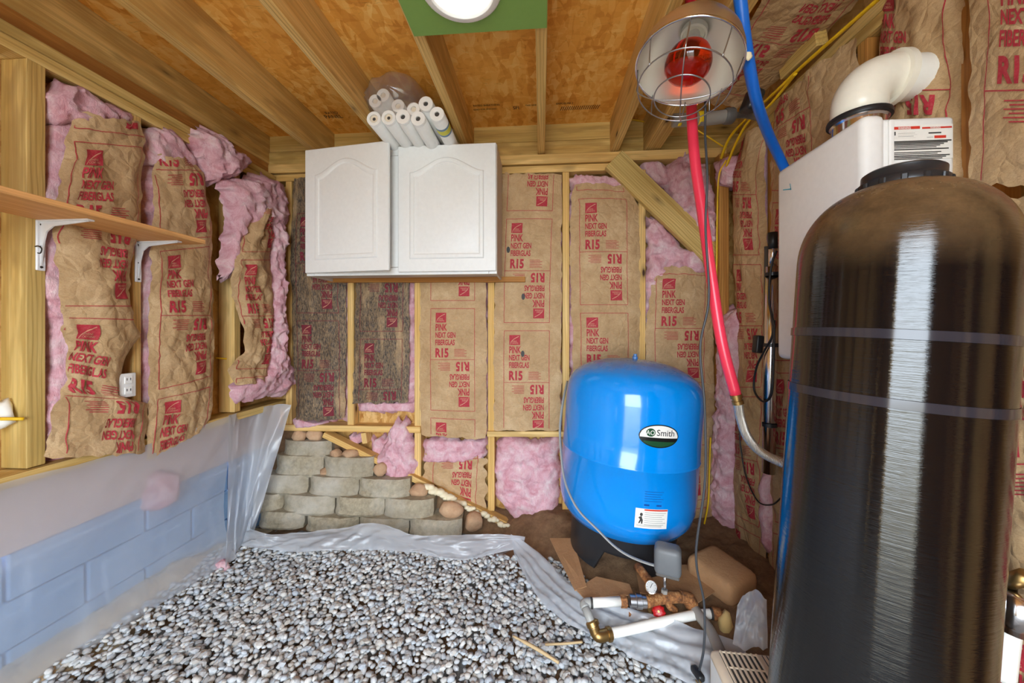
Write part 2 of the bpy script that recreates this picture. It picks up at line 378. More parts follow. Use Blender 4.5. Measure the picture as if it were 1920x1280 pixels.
def axis_m(p, d, x=None):
    """matrix at p with local Z along d"""
    z = Vector(d).normalized(); u = Vector(x) if x is not None else (Vector((0, 0, 1)) if abs(z.z) < .95 else Vector((0, 1, 0)))
    xx = u.cross(z).normalized(); yy = z.cross(xx); m_ = Matrix((xx, yy, z)).transposed().to_4x4(); m_.translation = Vector(p); return m_
def grid_faces(nu, nv):
    return [(j * nu + i, j * nu + i + 1, (j + 1) * nu + i + 1, (j + 1) * nu + i) for j in range(nv - 1) for i in range(nu - 1)]
def cap(pts): return list(pts)

# ------------------------------------------------------------------ lettering
_TX = {}
def text2d(s, bold=.012, xs=.72, cut=.2):
    """triangles of a line of text, cap height 1, origin at its left baseline, cut into small pieces so that it can follow paper"""
    k = (s, bold, xs, cut)
    if k in _TX: return _TX[k]
    cu = bpy.data.curves.new('t', 'FONT'); cu.body = s; cu.size = 1.; cu.offset = bold; cu.resolution_u = 3
    o = bpy.data.objects.new('t', cu); COL.objects.link(o)
    dg = bpy.context.evaluated_depsgraph_get(); me = bpy.data.meshes.new_from_object(o.evaluated_get(dg))
    bm = bmesh.new(); bm.from_mesh(me); COL.objects.unlink(o); bpy.data.objects.remove(o); bpy.data.curves.remove(cu); bpy.data.meshes.remove(me)
    bmesh.ops.scale(bm, vec=(xs / .7, 1 / .7, 1), verts=bm.verts)
    x0 = min(v.co.x for v in bm.verts); x1 = max(v.co.x for v in bm.verts)
    bmesh.ops.translate(bm, vec=(-x0, 0, 0), verts=bm.verts)
    if cut:
        for i in range(1, int((x1 - x0) / cut) + 1):
            bmesh.ops.bisect_plane(bm, geom=bm.verts[:] + bm.edges[:] + bm.faces[:], plane_co=(i * cut, 0, 0), plane_no=(1, 0, 0))
        for i in range(0, 6):
            bmesh.ops.bisect_plane(bm, geom=bm.verts[:] + bm.edges[:] + bm.faces[:], plane_co=(0, i * .22 - .03, 0), plane_no=(0, 1, 0))
    bmesh.ops.triangulate(bm, faces=bm.faces); bm.verts.ensure_lookup_table()
    V = np.array([v.co[:2] for v in bm.verts]); T = np.array([[v.index for v in f.verts] for f in bm.faces]); bm.free()
    _TX[k] = (V, T); return _TX[k]
def quadgrid(x0, y0, x1, y1, step=.012):
    nx = max(2, int(abs(x1 - x0) / step) + 2); ny = max(2, int(abs(y1 - y0) / step) + 2)
    X, Y = np.meshgrid(np.linspace(x0, x1, nx), np.linspace(y0, y1, ny))
    V = np.stack([X.ravel(), Y.ravel()], 1); Q = np.array(grid_faces(nx, ny))
    return V, np.vstack([Q[:, [0, 1, 2]], Q[:, [0, 2, 3]]])
def layout():
    """one printed panel of the facing: half of it upright above the centre line, half upside down below"""
    out = []
    def t(s, x, y, h, bold=.03, xs=.56, mi=0, cut=.25):
        V, T = text2d(s, bold, xs, cut); out.append((V * h + (x, y), T, mi))
    def r(x0, y0, x1, y1, mi=0, st=.012): V, T = quadgrid(x0, y0, x1, y1, st); out.append((V, T, mi))
    L = -.098
    t('R15', L, .016, .048, .045, .72)
    for k in range(6): r(.012, .018 + k * .008, .082 - .012 * (k % 2), .0205 + k * .008)
    t('FIBERGLAS', L, .084, .030); t('NEXT GEN', L, .126, .030); t('PINK', L, .166, .038)
    r(L, .212, L + .062, .268)
    a = np.linspace(0, 1, 10); arc = np.stack([L + .004 + a * .05, .216 + .046 * np.sqrt(a)], 1)
    V = np.vstack([arc, arc + (0.0012, -.0032)]); out.append((V, np.array([(i, i + 1, i + 11) for i in range(9)] + [(i, i + 11, i + 10) for i in range(9)]), 1))
    t('OWENS', L + .012, .229, .0075, .01, .8, 1, 0); t('CORNING', L + .012, .219, .0075, .01, .8, 1, 0)
    up = list(out); out2 = list(up)
    for V, T, mi in up: out2.append((-V, T, mi))
    out.clear(); wl = .0026; hw, hh = .128, .292
    r(-hw, -wl / 2, hw, wl / 2)
    for s in (-1, 1):
        r(-hw, s * hh - wl / 2, hw, s * hh + wl / 2); r(s * hw - wl / 2, -hh, s * hw + wl / 2, hh)
    return out2 + out
LAY = layout()

# ------------------------------------------------------------------ insulation
def sheet_surface(axis, rows, off0, bulge, amp, seed, rag=.006, cup=None, lean=None):
    """paper or wool spread on a wall plane. rows: (yl, xl, yr, xr) picture points from top to bottom"""
    axn, val, N = {'back': (1, D, np.array([0, -1., 0])), 'left': (0, XL, np.array([1., 0, 0])), 'right': (0, XR, np.array([-1., 0, 0]))}[axis] if isinstance(axis, str) else axis
    Lp = np.array([hit(xl, yl, axn, val + N[axn] * off0) for (yl, xl, yr, xr) in rows])
    Rp = np.array([hit(xr, yr, axn, val + N[axn] * off0) for (yl, xl, yr, xr) in rows])
    C = (Lp + Rp) / 2; cl = np.concatenate([[0], np.cumsum(np.linalg.norm(np.diff(C, axis=0), axis=1))]); tot = cl[-1]
    def S(s, t, lift=0.):
        q_ = np.asarray(t) * tot
        A = np.stack([np.interp(q_, cl, Lp[:, k]) for k in range(3)], -1); B = np.stack([np.interp(q_, cl, Rp[:, k]) for k in range(3)], -1)
        s = np.asarray(s)[..., None]; P = A + (B - A) * s; s = s[..., 0]
        e = np.abs(2 * s - 1); along = (B - A) / (np.linalg.norm(B - A, axis=-1)[..., None] + 1e-9)
        P = P + along * (rag * e ** 4 * fbm(q_ * 28, s * 2, seed * 1.3, seed, 2))[..., None]
        P = P + np.array([0, 0, 1.]) * (rag * 1.5 * (np.abs(2 * np.asarray(t) - 1) ** 16) * fbm(s * 14, q_ * 3, 2.2, seed + 5, 2))[..., None]
        u = s * .4
        w1 = fbm(u * 9 + seed, q_ * 6, .3, seed, 3); w2 = 1 - 2 * np.abs(vn(u * 16 + q_ * 5, q_ * 14 - u * 6, .7, seed + 9)); w3 = 1 - 2 * np.abs(vn(u * 34 - q_ * 8, q_ * 22, 1.7, seed + 31))
        o = bulge * (1 - e ** 2.4) * (.75 + .25 * vn(0 * u, q_ * 4, 0, seed + 3)) + amp * (w1 * .9 + w2 * .45 + w3 * .22)
        if cup is not None: o = o + cup(s, np.asarray(t))
        return P + N * (o + lift)[..., None]
    wid = np.linalg.norm(Rp - Lp, axis=1)
    return S, tot, (lambda t: np.interp(np.asarray(t) * tot, cl, wid)), N
def paper(parent, axis, rows, off0=.004, bulge=.02, amp=.006, seed=1, mat='kraft_paper', phase=.2, shift=0., rag=.006, cup=None, prints=True, step=.012, xsc=1.):
    S, tot, wid, N = sheet_surface(axis, rows, off0, bulge, amp, seed, rag, cup)
    nu = max(8, int(float(wid(.5)) / step)); nv = max(8, int(tot / step))
    s, t = np.meshgrid(np.linspace(0, 1, nu), np.linspace(0, 1, nv))
    P = S(s.ravel(), t.ravel()); o = mk('kraft_facing', P, grid_faces(nu, nv), mat, parent, True)
    if prints:
        VV = []; TT = []; MI = []; nb = 0; per = .63
        for k in range(-1, int(tot / per) + 2):
            yc = phase + k * per
            if yc < -.3 or yc > tot + .3: continue
            for V, T, mi in LAY:
                b = (yc - V[:, 1]) / tot; a = .5 + (V[:, 0] * xsc + shift) / np.maximum(wid(np.clip(b, 0, 1)), .05)
                ok = (b > .004) & (b < .996) & (a > .015) & (a < .985); tk = ok[T].all(1)
                if not tk.any(): continue
                p = S(np.clip(a, 0, 1), np.clip(b, 0, 1), .0014 + amp * .14 + .0012 * mi); VV.append(p); TT.append(T[tk] + nb); MI += [mi] * int(tk.sum()); nb += len(p)
        if VV: mk('printing', np.vstack(VV), np.vstack(TT), None, o, True, mats=['print_dark' if mat == 'kraft_stained' else 'print_red', 'print_paper'], mi=MI)
    return o
def wool(parent, axis, rows, off0=-.005, thick=.03, amp=.014, seed=1, name='glass_wool', step=.009, back=-.05, rag=.02, pw=4):
    S, tot, wid, N = sheet_surface(axis, rows, off0, 0., 0., seed, rag)
    nu = max(8, int(float(np.max(wid(np.linspace(0, 1, 9)))) / step)); nv = max(8, int(tot / step))
    s, t = np.meshgrid(np.linspace(0, 1, nu), np.linspace(0, 1, nv)); s = s.ravel(); t = t.ravel()
    P = S(s, t); e = np.minimum(1, np.abs(2 * s - 1)) ** pw; g = np.abs(2 * t - 1) ** (pw * 2.5)
    prof = np.sqrt(np.clip((1 - e) * (1 - g), 0, 1))
    fl = fbm(P[:, 0] * 22, P[:, 1] * 22, P[:, 2] * 22, seed, 4); rd = 1 - 2 * np.abs(vn(P[:, 0] * 30, P[:, 1] * 30, P[:, 2] * 18, seed + 3))
    o = back + (thick - back) * prof + amp * (fl * .8 + rd * .5) * (.3 + .7 * prof)
    P = P + N * o[:, None]
    P = P + np.stack([fbm(P[:, 0] * 40, P[:, 1] * 40, P[:, 2] * 40, seed + k * 7, 2) for k in (50, 60, 70)], 1) * amp * .35
    return mk(name, P, grid_faces(nu, nv), 'pink_fibreglass', parent, True)
def shiftrows(rows, l, r, top=0, bot=0):
    out = [(a, b + l, c, d + r) for a, b, c, d in rows]
    a, b, c, d = out[0]; out[0] = (a + top, b, c + top, d); a, b, c, d = out[-1]; out[-1] = (a + bot, b, c + bot, d); return out
def base_of(axis, rows):
    axn, val = {'back': (1, D), 'left': (0, XL), 'right': (0, XR)}[axis] if isinstance(axis, str) else axis[:2]
    a, b, c, d = rows[-1]; return (hit(b, a, axn, val) + hit(d, c, axn, val)) / 2
def batt(label, axis, rows, seed, pink=(-6, 6, -6, 6), group='kraft-faced insulation batts', thick=None, off0=.004, wool_amp=.012, **kw):
    t = thing('insulation_batt', label, 'insulation', base_of(axis, rows), group)
    if pink is not None: wool(t, axis, shiftrows(rows, *pink), off0 - .012, (kw.get('bulge', .02) * .25) if thick is None else thick, wool_amp, seed + 100, back=-.07 - max(0, off0 * .2))
    paper(t, axis, rows, off0=off0, seed=seed, **kw); return t
def clump(label, axis, rows, seed, off0=0., thick=.04, amp=.018, **kw):
    t = thing('pink_insulation', label, 'insulation', base_of(axis, rows), 'loose pink glass wool'); wool(t, axis, rows, off0, thick, amp, seed, **kw); return t

# ================================================================== THE SETTING
ZR, ZO = 2.095, 2.285              # underside of the rafters, underside of the roof deck
fl = mk('floor', [(-1.75, YF - .1, -.03), (1.15, YF - .1, -.03), (1.15, 2.3, -.03), (-1.75, 2.3, -.03)], [(0, 1, 2, 3)], 'gravel_bed'); fl['kind'] = 'structure'
go = mk('ground_outside', [(-9, -14, -.08), (9, -14, -.08), (9, YF - .1, -.08), (-9, YF - .1, -.08)], [(0, 1, 2, 3)], 'outside_ground'); go['kind'] = 'structure'

# ceiling: roof deck, rafters, green board patch
ceil = struct('ceiling')
for x0, x1 in ((-1.76, -.40), (-.397, .82), (.823, 1.2)):
    box2('osb_panel', (x0, YF - .1, ZO), (x1, 2.26, ZO + .012), 'ceiling_osb', ceil, .001)
for x in (-1.685, -1.27, -.835, -.415, 0., .41, .595, .636):
    board('rafter', (x, YF - .05, (ZR + ZO) / 2), (x, D + .05, (ZR + ZO) / 2), .040, ZO - ZR, 'rafter_pine', ceil)
board('rim_board', (-1.75, D + .07, 2.24), (1.15, D + .07, 2.24), .038, .10, 'treated_pine', ceil)
board('rim_board', (-1.75, D + .062, 2.14), (1.15, D + .062, 2.14), .038, .09, 'treated_pine', ceil)
gb = box2('green_board', (-.425, .72, ZR - .014), (.018, 1.205, ZR - .001), 'green_board', ceil, .001)
# mill stamps on the roof deck
def stamp(s, px, py, h, flip=False):
    V, T = text2d(s, .02, .8, 0); p = PZ(px, py, ZO - .001)
    mk('deck_stamp', [(p[0] + a * h, p[1] - b * h, p[2]) for a, b in V], [tuple(r_) for r_ in T], 'stamp_ink', ceil)
stamp('RATED SHEATHING', 888, 200, .014); stamp('SIZED FOR SPACING', 888, 207, .012); stamp('SFI', 962, 205, .026); stamp('THIS SIDE DOWN', 985, 199, .012)
stamp('///////////////////', 1050, 207, .034); stamp('EXPOSURE 1', 1043, 196, .014); stamp('PANEL', 612, 222, .03); stamp('RATED', 612, 214, .02)

# back wall
wb = struct('wall_back')
box2('osb_panel', (-1.75, D + .09, -.03), (-.35, D + .102, 2.3), 'wall_osb', wb, .001)
box2('osb_panel', (-.347, D + .09, -.03), (1.2, D + .102, 2.3), 'wall_osb', wb, .001)
board('top_plate', (-1.70, D + .035, 2.060), (1.10, D + .035, 2.060), .09, .052, 'stud_pine', wb)
board('top_plate', (-1.70, D + .045, 2.008), (.46, D + .045, 2.008), .085, .040, 'stud_pine', wb)
def xb(px): return PY(px, 600)[0]
for px, z0, z1 in ((541, .52, 1.985), (657, .52, 1.985), (783, .22, 1.985), (921, .06, 1.985), (1061, .0, 1.985), (1204, .0, 1.985), (1352, .0, 2.03)):
    x = xb(px); board('stud', (x, D + .0445, z0), (x, D + .0445, z1), .038, .089, 'stud_pine', wb, (0, 1, 0))
p0 = PY(535, 803); p1 = PY(790, 805)
board('sole_plate', (p0[0], D + .03, .515), (p1[0], D + .03, .520), .1, .036, 'stud_pine', wb)
p0 = PY(914, 812); p1 = PY(1062, 812); board('sole_plate', (p0[0], D + .03, p0[2]), (p1[0], D + .03, p1[2]), .1, .030, 'stud_pine', wb)
a, b = PY(612, 812), PY(990, 998)
board('sloping_plate', (a[0], D - .005, a[2]), (b[0], D - .005, b[2]), .032, .06, 'stud_pine', wb, (0, 1, 0))
a, b = PY(680, 812), PY(683, 832); board('cripple_stud', (a[0], D + .04, a[2]), (b[0], D + .04, b[2]), .03, .07, 'stud_pine', wb, (0, 1, 0))
a, b = PY(1150, 300, D - .02), PY(1350, 492, D - .02)
dbr = board('diagonal_brace', a, b, .125, .038, 'treated_pine', wb, (0, 1, 0))
board('cabinet_ledger', PY(615, 525, D - .02), PY(985, 524, D - .02), .03, .03, 'old_pine', wb, (0, 1, 0))
mk('scrap_osb', *(lambda a_, b_: ([(a_[0], D + .06, b_[2]), (b_[0], D + .06, b_[2]), (b_[0], D + .06, a_[2]), (a_[0], D + .06, a_[2])], [(0, 1, 2, 3)]))(PY(664, 762), PY(780, 800)), 'wall_osb', wb)

# left wall
wl = struct('wall_left')
box2('osb_panel', (XL - .105, YF - .1, .60), (XL - .092, 1.0, 2.3), 'wall_osb', wl, .001)
box2('osb_panel', (XL - .105, 1.003, .60), (XL - .092, 2.2, 2.3), 'wall_osb', wl, .001)
for z, xo in ((1.955, 0.), (1.998, -.008)):
    board('top_plate', (XL - .045 + xo, YF, z), (XL - .045 + xo, D, z), .09, .038, 'treated_pine', wl)
board('plate_blocking', (XL - .075, YF, 2.055), (XL - .075, D, 2.055), .05, .07, 'old_pine', wl)
for y, w in ((1.033, .034), (.62, .038), (.2, .038), (-.3, .038), (-.7, .038), (1.322, .03), (1.80, .038)):
    board('stud', (XL - .045, y, .67), (XL - .045, y, 1.936), w if y != 1.033 else .045, .089, 'treated_pine' if y < 1.1 else 'stud_pine', wl, (1, 0, 0))
board('sill_plate', (XL - .04, YF, .648), (XL - .04, 2.17, .648), .11, .036, 'treated_pine', wl)
board('rim_band', (XL - .06, YF, .52), (XL - .06, 2.17, .52), .04, .215, 'rim_primed', wl)
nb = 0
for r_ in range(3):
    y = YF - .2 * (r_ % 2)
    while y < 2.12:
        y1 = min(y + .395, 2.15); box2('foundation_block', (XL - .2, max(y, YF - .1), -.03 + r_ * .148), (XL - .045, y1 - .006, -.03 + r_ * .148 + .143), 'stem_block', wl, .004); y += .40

# right wall
wr = struct('wall_right')
box2('osb_panel', (XR + .092, YF - .1, -.03), (XR + .105, .9, 2.3), 'wall_osb', wr, .001)
box2('osb_panel', (XR + .092, .903, -.03), (XR + .105, 2.2, 2.3), 'wall_osb', wr, .001)
for z in (2.02, 2.06): board('top_plate', (XR + .045, YF, z), (XR + .045, D, z), .09, .038, 'treated_pine', wr)
for y in (-.75, -.35, .06, .45, .945, 1.235, 1.70): board('stud', (XR + .045, y, .0), (XR + .045, y, 2.0), .038, .089, 'old_pine', wr, (1, 0, 0))
board('corner_stud', (XR - .035, D - .03, .0), (XR - .035, D - .03, 2.03), .05, .06, 'old_pine', wr, (0, 1, 0))
a, b = PX(1735, 213, XR + .02), PX(1815, 172, XR + .02)
board('wall_blocking', (XR + .03, 1.17, a[2]), (XR + .03, .965, b[2] - .02), .05, .038, 'old_pine', wr, (0, 0, 1))
# short rafter tails and block that show above the right wall
a, b = PX(1470, 130, XR - .05), PX(1540, 62, XR - .05)
board('rafter_block', a, b, .075, .04, 'treated_pine', wr, (1, 0, .2))

# front wall with the open doorway behind the camera
wf = struct('wall_front')
box2('osb_panel', (-1.75, YF - .1, -.03), (DOOR[0], YF - .088, 2.3), 'wall_osb', wf, .001)
box2('osb_panel', (DOOR[1], YF - .1, -.03), (1.15, YF - .088, 2.3), 'wall_osb', wf, .001)
box2('osb_panel', (DOOR[0], YF - .1, DOOR[3]), (DOOR[1], YF - .088, 2.3), 'wall_osb', wf, .001)
for x in (DOOR[0] - .025, DOOR[1] + .025, -1.45): board('stud', (x, YF - .045, 0), (x, YF - .045, 2.05), .038, .089, 'stud_pine', wf, (0, 1, 0))
board('header', (DOOR[0] - .05, YF - .045, 2.07), (DOOR[1] + .05, YF - .045, 2.07), .089, .09, 'stud_pine', wf)

# ================================================================== GRAVEL, EARTH, STONES
def hgt(x, y):
    """lie of the gravel: rises a little towards the back and heaps against the left sheet"""
    return .0 + .012 * fbm(x * 3, y * 3, 0, 4, 2) + .03 * np.clip((-1.25 - x) / .3, 0, 1) ** 2
def ico(sub=1):
    bm = bmesh.new(); bmesh.ops.create_icosphere(bm, subdivisions=sub, radius=1.); V = np.array([v.co[:] for v in bm.verts]); T = np.array([[v.index for v in f.verts] for f in bm.faces]); bm.free(); return V, T
IV, IT = ico(1); I2V, I2T = ico(2)
rg = np.random.default_rng(11)
def pebshape(seed, V=IV):
    g_ = np.random.default_rng(seed); d = V + .0
    for k in range(5):                                   # flat chips: cut by random planes
        n_ = g_.normal(size=3); n_ /= np.linalg.norm(n_); h = g_.uniform(.55, .85); q_ = d @ n_ - h; d = d - np.outer(np.maximum(q_, 0), n_)
    return d * np.array([1., g_.uniform(.6, .95), g_.uniform(.38, .6)])
PSH = [pebshape(s) for s in range(24)]
spots = []
y = .25
while y < 1.78:
    x = -1.56
    while x < .62:
        spots.append((x + rg.uniform(-.008, .008), y + rg.uniform(-.008, .008), rg.uniform(.0085, .0155), 0)); x += .0195
    y += .0185
for _ in range(3300): spots.append((rg.uniform(-1.54, .6), rg.uniform(.3, 1.76), rg.uniform(.009, .0165), 1))
spots = [s for s in spots if s[0] * .741 + (s[1] - 1.75) * .671 < .06]
def pxy(p):
    v = np.array(p) - EYE; t = v @ FV; return 960 + F * (v @ RV) / t, HY - F * v[2] / t, t
cand = []
for i, (x, y, r, l) in enumerate(spots):
    a, b, t = pxy((x, y, .01)) if y > .6 else (-1, -1, 1)
    if l and 0 < a < 1330 and b < 1270: cand.append((r / t, i))
single = {i for _, i in sorted(cand, reverse=True)[:300]}
PM = []
for k, V in enumerate(PSH[:12]):
    me = bpy.data.meshes.new('gravel_stone'); me.from_pydata(V.tolist(), [], IT.tolist()); me.materials.append(M['gravel_single']); PM.append(me)
AV = []; AT = []; nb = 0
for i, (x, y, r, l) in enumerate(spots):
    z = float(hgt(x, y)) + (.012 if l else rg.uniform(-.003, .003)); eu = Euler((rg.uniform(-.3, .3), rg.uniform(-.3, .3), rg.uniform(0, 6.3)))
    if i in single:
        o = bpy.data.objects.new('gravel_stone', PM[i % 12]); mw = Matrix.LocRotScale(Vector((x, y, z)), eu, Vector((r * 1.15,) * 3)); link(o, None, mw)
        tag(o, 'loose grey crushed stone lying on top of the gravel floor', 'stone', 'single stones on the gravel floor')
    else:
        R = np.array(eu.to_matrix()); AV.append(PSH[i % 24] * r * 1.18 @ R.T + (x, y, z)); AT.append(IT + nb); nb += len(IV)
AV = np.vstack(AV); AT = np.vstack(AT)
me = bpy.data.meshes.new('gravel'); me.vertices.add(len(AV)); me.vertices.foreach_set('co', AV.astype(np.float32).ravel())
me.loops.add(AT.size); me.loops.foreach_set('vertex_index', AT.astype(np.int32).ravel()); me.polygons.add(len(AT))
me.polygons.foreach_set('loop_start', np.arange(0, AT.size, 3, dtype=np.int32)); me.update(calc_edges=True); me.validate(); me.materials.append(M['gravel_stuff'])
gr = link(bpy.data.objects.new('gravel', me)); tag(gr, 'bed of pale grey crushed gravel covering the floor', 'gravel'); gr['kind'] = 'stuff'

def soil(name, x0, x1, y0, y1, hf, mat='soil', step=.02, seed=2, amp=.012):
    nx = int((x1 - x0) / step) + 2; ny = int((y1 - y0) / step) + 2
    X, Y = np.meshgrid(np.linspace(x0, x1, nx), np.linspace(y0, y1, ny)); X = X.ravel(); Y = Y.ravel()
    Z = hf(X, Y) + amp * fbm(X * 18, Y * 18, 0, seed, 4); return mk(name, np.stack([X, Y, Z], 1), grid_faces(nx, ny), mat, None, True)
def bank(X, Y):
    z = -.03 + np.clip((Y - 2.0) / .13, 0, 1) * np.clip((-.05 - X) / 1.35, 0, 1) * .52        # earth held by the block wall
    m = np.clip((X * .741 + (Y - 1.75) * .671) / .22, 0, 1) * .115                            # low mound under the blue tank
    return np.maximum(z, -.03 + m)
so = soil('earth_bank', -1.6, 1.08, .62, 2.17, bank); so['kind'] = 'structure'
def berm(X, Y): return -.03 + .10 * np.clip((-1.50 - X) / .08, 0, 1) ** .8 * np.clip((1.9 - Y) / .4, .2, 1)
so2 = soil('soil_berm', -1.63, -1.49, YF, 1.95, berm, seed=5); so2['kind'] = 'structure'
so2.data.materials.clear(); dirt('sandy_soil', (196, 170, 132), (222, 200, 166), 12.); so2.data.materials.append(M['sandy_soil'])

# block retaining wall: every block a part
rw = thing('retaining_wall', 'low dry-stacked wall of tan concrete landscaping blocks under the back wall framing', 'retaining wall', (-1.0, 2.0, 0))
def block(pxs, row, seed):
    x0, y0, x1, y1 = pxs; Yb = 2.11 - .033 * (row - 1) - .02; P0 = PY(x0, y0, Yb); P1 = PY(x1, y1, Yb)
    w = P1[0] - P0[0]; h = P0[2] - P1[2] + .012; n = 16; V = []; Fc = []; m_ = 6
    for j in range(m_ + 1):
        v = j / m_
        for i in range(n + 1):
            u = i / n; bow = .052 * (1 - (2 * u - 1) ** 4) * (1. - .35 * abs(2 * v - 1) ** 3)
            V.append((P0[0] + .003 + u * (w - .006), Yb - bow - .012 * (v < .3), P1[2] + v * h))
    Fc += grid_faces(n + 1, m_ + 1); k = len(V); top = m_ * (n + 1)
    V += [(P0[0] + .02, Yb + .16, P0[2]), (P1[0] - .02, Yb + .16, P0[2]), (P0[0] + .02, Yb + .16, P1[2]), (P1[0] - .02, Yb + .16, P1[2])]
    Fc.append(tuple(top + i for i in range(n + 1)) + (k + 1, k)); Fc.append(tuple(i for i in range(n, -1, -1)) + (k + 2, k + 3))
    Fc.append((top, k, k + 2) + tuple(j * (n + 1) for j in range(0, m_))); Fc.append((k + 3, k + 1) + tuple(j * (n + 1) + n for j in range(m_, -1, -1)))
    V = np.array(V); V[:, 1] += .004 * fbm(V[:, 0] * 40, V[:, 2] * 40, seed, 3, 2) - .006; 
    o = mk('block', V, Fc, 'block_concrete', rw, True); o.data.set_sharp_from_angle(angle=.6)
rows_ = {1: [(535, 826, 624, 855)], 2: [(520, 853, 609, 889), (609, 856, 703, 893)],
         3: [(497, 888, 581, 922), (583, 892, 675, 927), (675, 896, 771, 929)],
         4: [(478, 924, 534, 955), (534, 926, 630, 960), (631, 930, 723, 962), (722, 933, 815, 968)],
         5: [(490, 956, 574, 985), (577, 966, 675, 993), (675, 968, 769, 996), (769, 970, 868, 1001)]}
for r_, L_ in rows_.items():
    for i, q_ in enumerate(L_): block(q_, r_, r_ * 7 + i)
def stone(cx, cy, rx, ry, Yb, seed, label):
    p = PY(cx, cy, Yb); s_ = (np.array(p) - EYE) @ FV / F; d = I2V * (1 + .16 * fbm(I2V[:, 0] * 1.6, I2V[:, 1] * 1.6, I2V[:, 2] * 1.6, seed, 2))[:, None]
    for k in range(6):
        g_ = np.random.default_rng(seed * 9 + k); n_ = g_.normal(size=3); n_ /= np.linalg.norm(n_); q_ = d @ n_ - .62; d = d - np.outer(np.maximum(q_, 0), n_) * .9
    tag(mk('fieldstone', d * (rx * s_, .05, ry * s_) + p, I2T, 'fieldstone', None, True), label, 'stone', 'orange fieldstones in the block wall')
for cx, cy, rx, ry, Yb, lb in ((563, 816, 18, 13, 2.1, 'flat orange stone under the sole plate, beside the plastic sheet'), (593, 815, 19, 13, 2.1, 'flat orange stone under the sole plate at the upper end of the sloping plate'),
        (631, 849, 12, 11, 2.06, 'small round tan stone on the second course of blocks'), (661, 850, 20, 11, 2.06, 'long orange stone resting beside the small round tan stone'),
        (714, 878, 13, 15, 2.04, 'square orange stone wedged beneath the torn pink insulation'), (786, 919, 17, 15, 2.02, 'orange stone at the end of the third block course, above the foam'),
        (842, 957, 28, 16, 1.98, 'broad brown stone lying on the lowest course of blocks'), (886, 976, 20, 22, 1.99, 'pale square stone at the end of the lowest block course'), (610, 884, 12, 8, 2.04, 'small orange stone chip between the second and third courses')):
    stone(cx, cy, rx, ry, Yb, int(cx), lb)
# expanding foam along the sloping plate
fo = []
Vf = []; Tf = []; nb = 0
a, b = PY(800, 912, D - .05), PY(958, 990, D - .05)
for k in range(26):
    t = k / 25; c = a + (b - a) * t + np.array([0, 0, .008 * math.sin(k * 1.9)]); r = (.026 if k < 12 else .016) * rnd.uniform(.7, 1.2)
    d = I2V * (1 + .2 * fbm(I2V[:, 0] * 2, I2V[:, 1] * 2, I2V[:, 2] * 2, k, 2))[:, None]; Vf.append(d * (r * 1.2, r, r * .8) + c); Tf.append(I2T + nb); nb += len(I2V)
tag(mk('foam_bead', np.vstack(Vf), np.vstack(Tf), 'foam_cream', None, True), 'lumpy cream bead of expanding foam along the sloping plate', 'foam')

# ================================================================== INSULATION
batt('crumpled kraft batt beside the wide left post, torn around the outlet', 'left',
     [(208, 140, 232, 262), (300, 112, 305, 268), (400, 98, 410, 262), (450, 98, 470, 248), (549, 101, 545, 238), (620, 113, 628, 258), (668, 122, 690, 229), (722, 119, 742, 222), (757, 108, 757, 276), (857, 80, 850, 268)],
     3, (-24, 8, -40, 12), bulge=.03, amp=.014, phase=.395, shift=-.0, rag=.008, off0=.02, xsc=.86)
batt('kraft batt on the left wall between the outlet and the bare sheathing', 'left',
     [(290, 292, 300, 362), (333, 286, 330, 384), (417, 287, 417, 394), (477, 279, 464, 396), (591, 279, 591, 401), (743, 278, 709, 398), (790, 272, 781, 393), (862, 272, 806, 380)],
     8, (-14, -2, -14, 0), bulge=.03, amp=.012, phase=.68, shift=.0, off0=.015, xsc=.9)
batt('torn kraft batt hanging loose in the left back corner', 'left',
     [(392, 478, 390, 506), (450, 446, 450, 508), (480, 433, 480, 502), (520, 429, 520, 504), (600, 446, 600, 507), (660, 458, 650, 504), (692, 424, 690, 500), (722, 440, 712, 500)],
     15, None, bulge=.05, amp=.022, phase=.60, off0=.07, xsc=.8)
clump('fluffy pink roll curling around the torn corner batt', 'left', [(338, 425, 330, 505), (352, 420, 345, 528), (385, 436, 380, 538), (430, 470, 425, 536)], 21, .06, .06, .022, pw=3)
clump('long pink strip trailing down the right edge of the corner batt', 'left', [(400, 505, 400, 534), (470, 500, 460, 530), (560, 502, 560, 528), (650, 500, 650, 532), (690, 492, 690, 545), (725, 445, 715, 560), (752, 450, 740, 552)], 22, .075, .05, .02, pw=3)
clump('pink edge strip down the left side of the torn corner batt', 'left', [(345, 432, 345, 470), (400, 440, 400, 474), (450, 430, 450, 452), (520, 424, 520, 436)], 26, .06, .03, .014, pw=3)
clump('ragged pink tuft poking out under the left top plate', 'left', [(246, 370, 242, 400), (285, 372, 275, 435), (318, 385, 300, 474), (344, 392, 330, 440)], 23, .03, .05, .03, pw=2.5)
clump('pink wool bulging over the top of the crumpled batt', 'left', [(152, 118, 158, 150), (180, 88, 186, 180), (215, 84, 214, 250), (235, 86, 240, 262)], 24, .0, .03, .024, pw=3)
clump('pink collar of wool above the second left batt', 'left', [(236, 284, 240, 318), (262, 268, 262, 345), (285, 266, 285, 366), (312, 268, 318, 388)], 25, .0, .02, .016, pw=3)
clump('small pink wisp beside the foot of the stained batt', 'back', [(783, 548, 785, 570), (795, 546, 792, 606), (803, 546, 800, 600)], 27, .0, .03, .01)

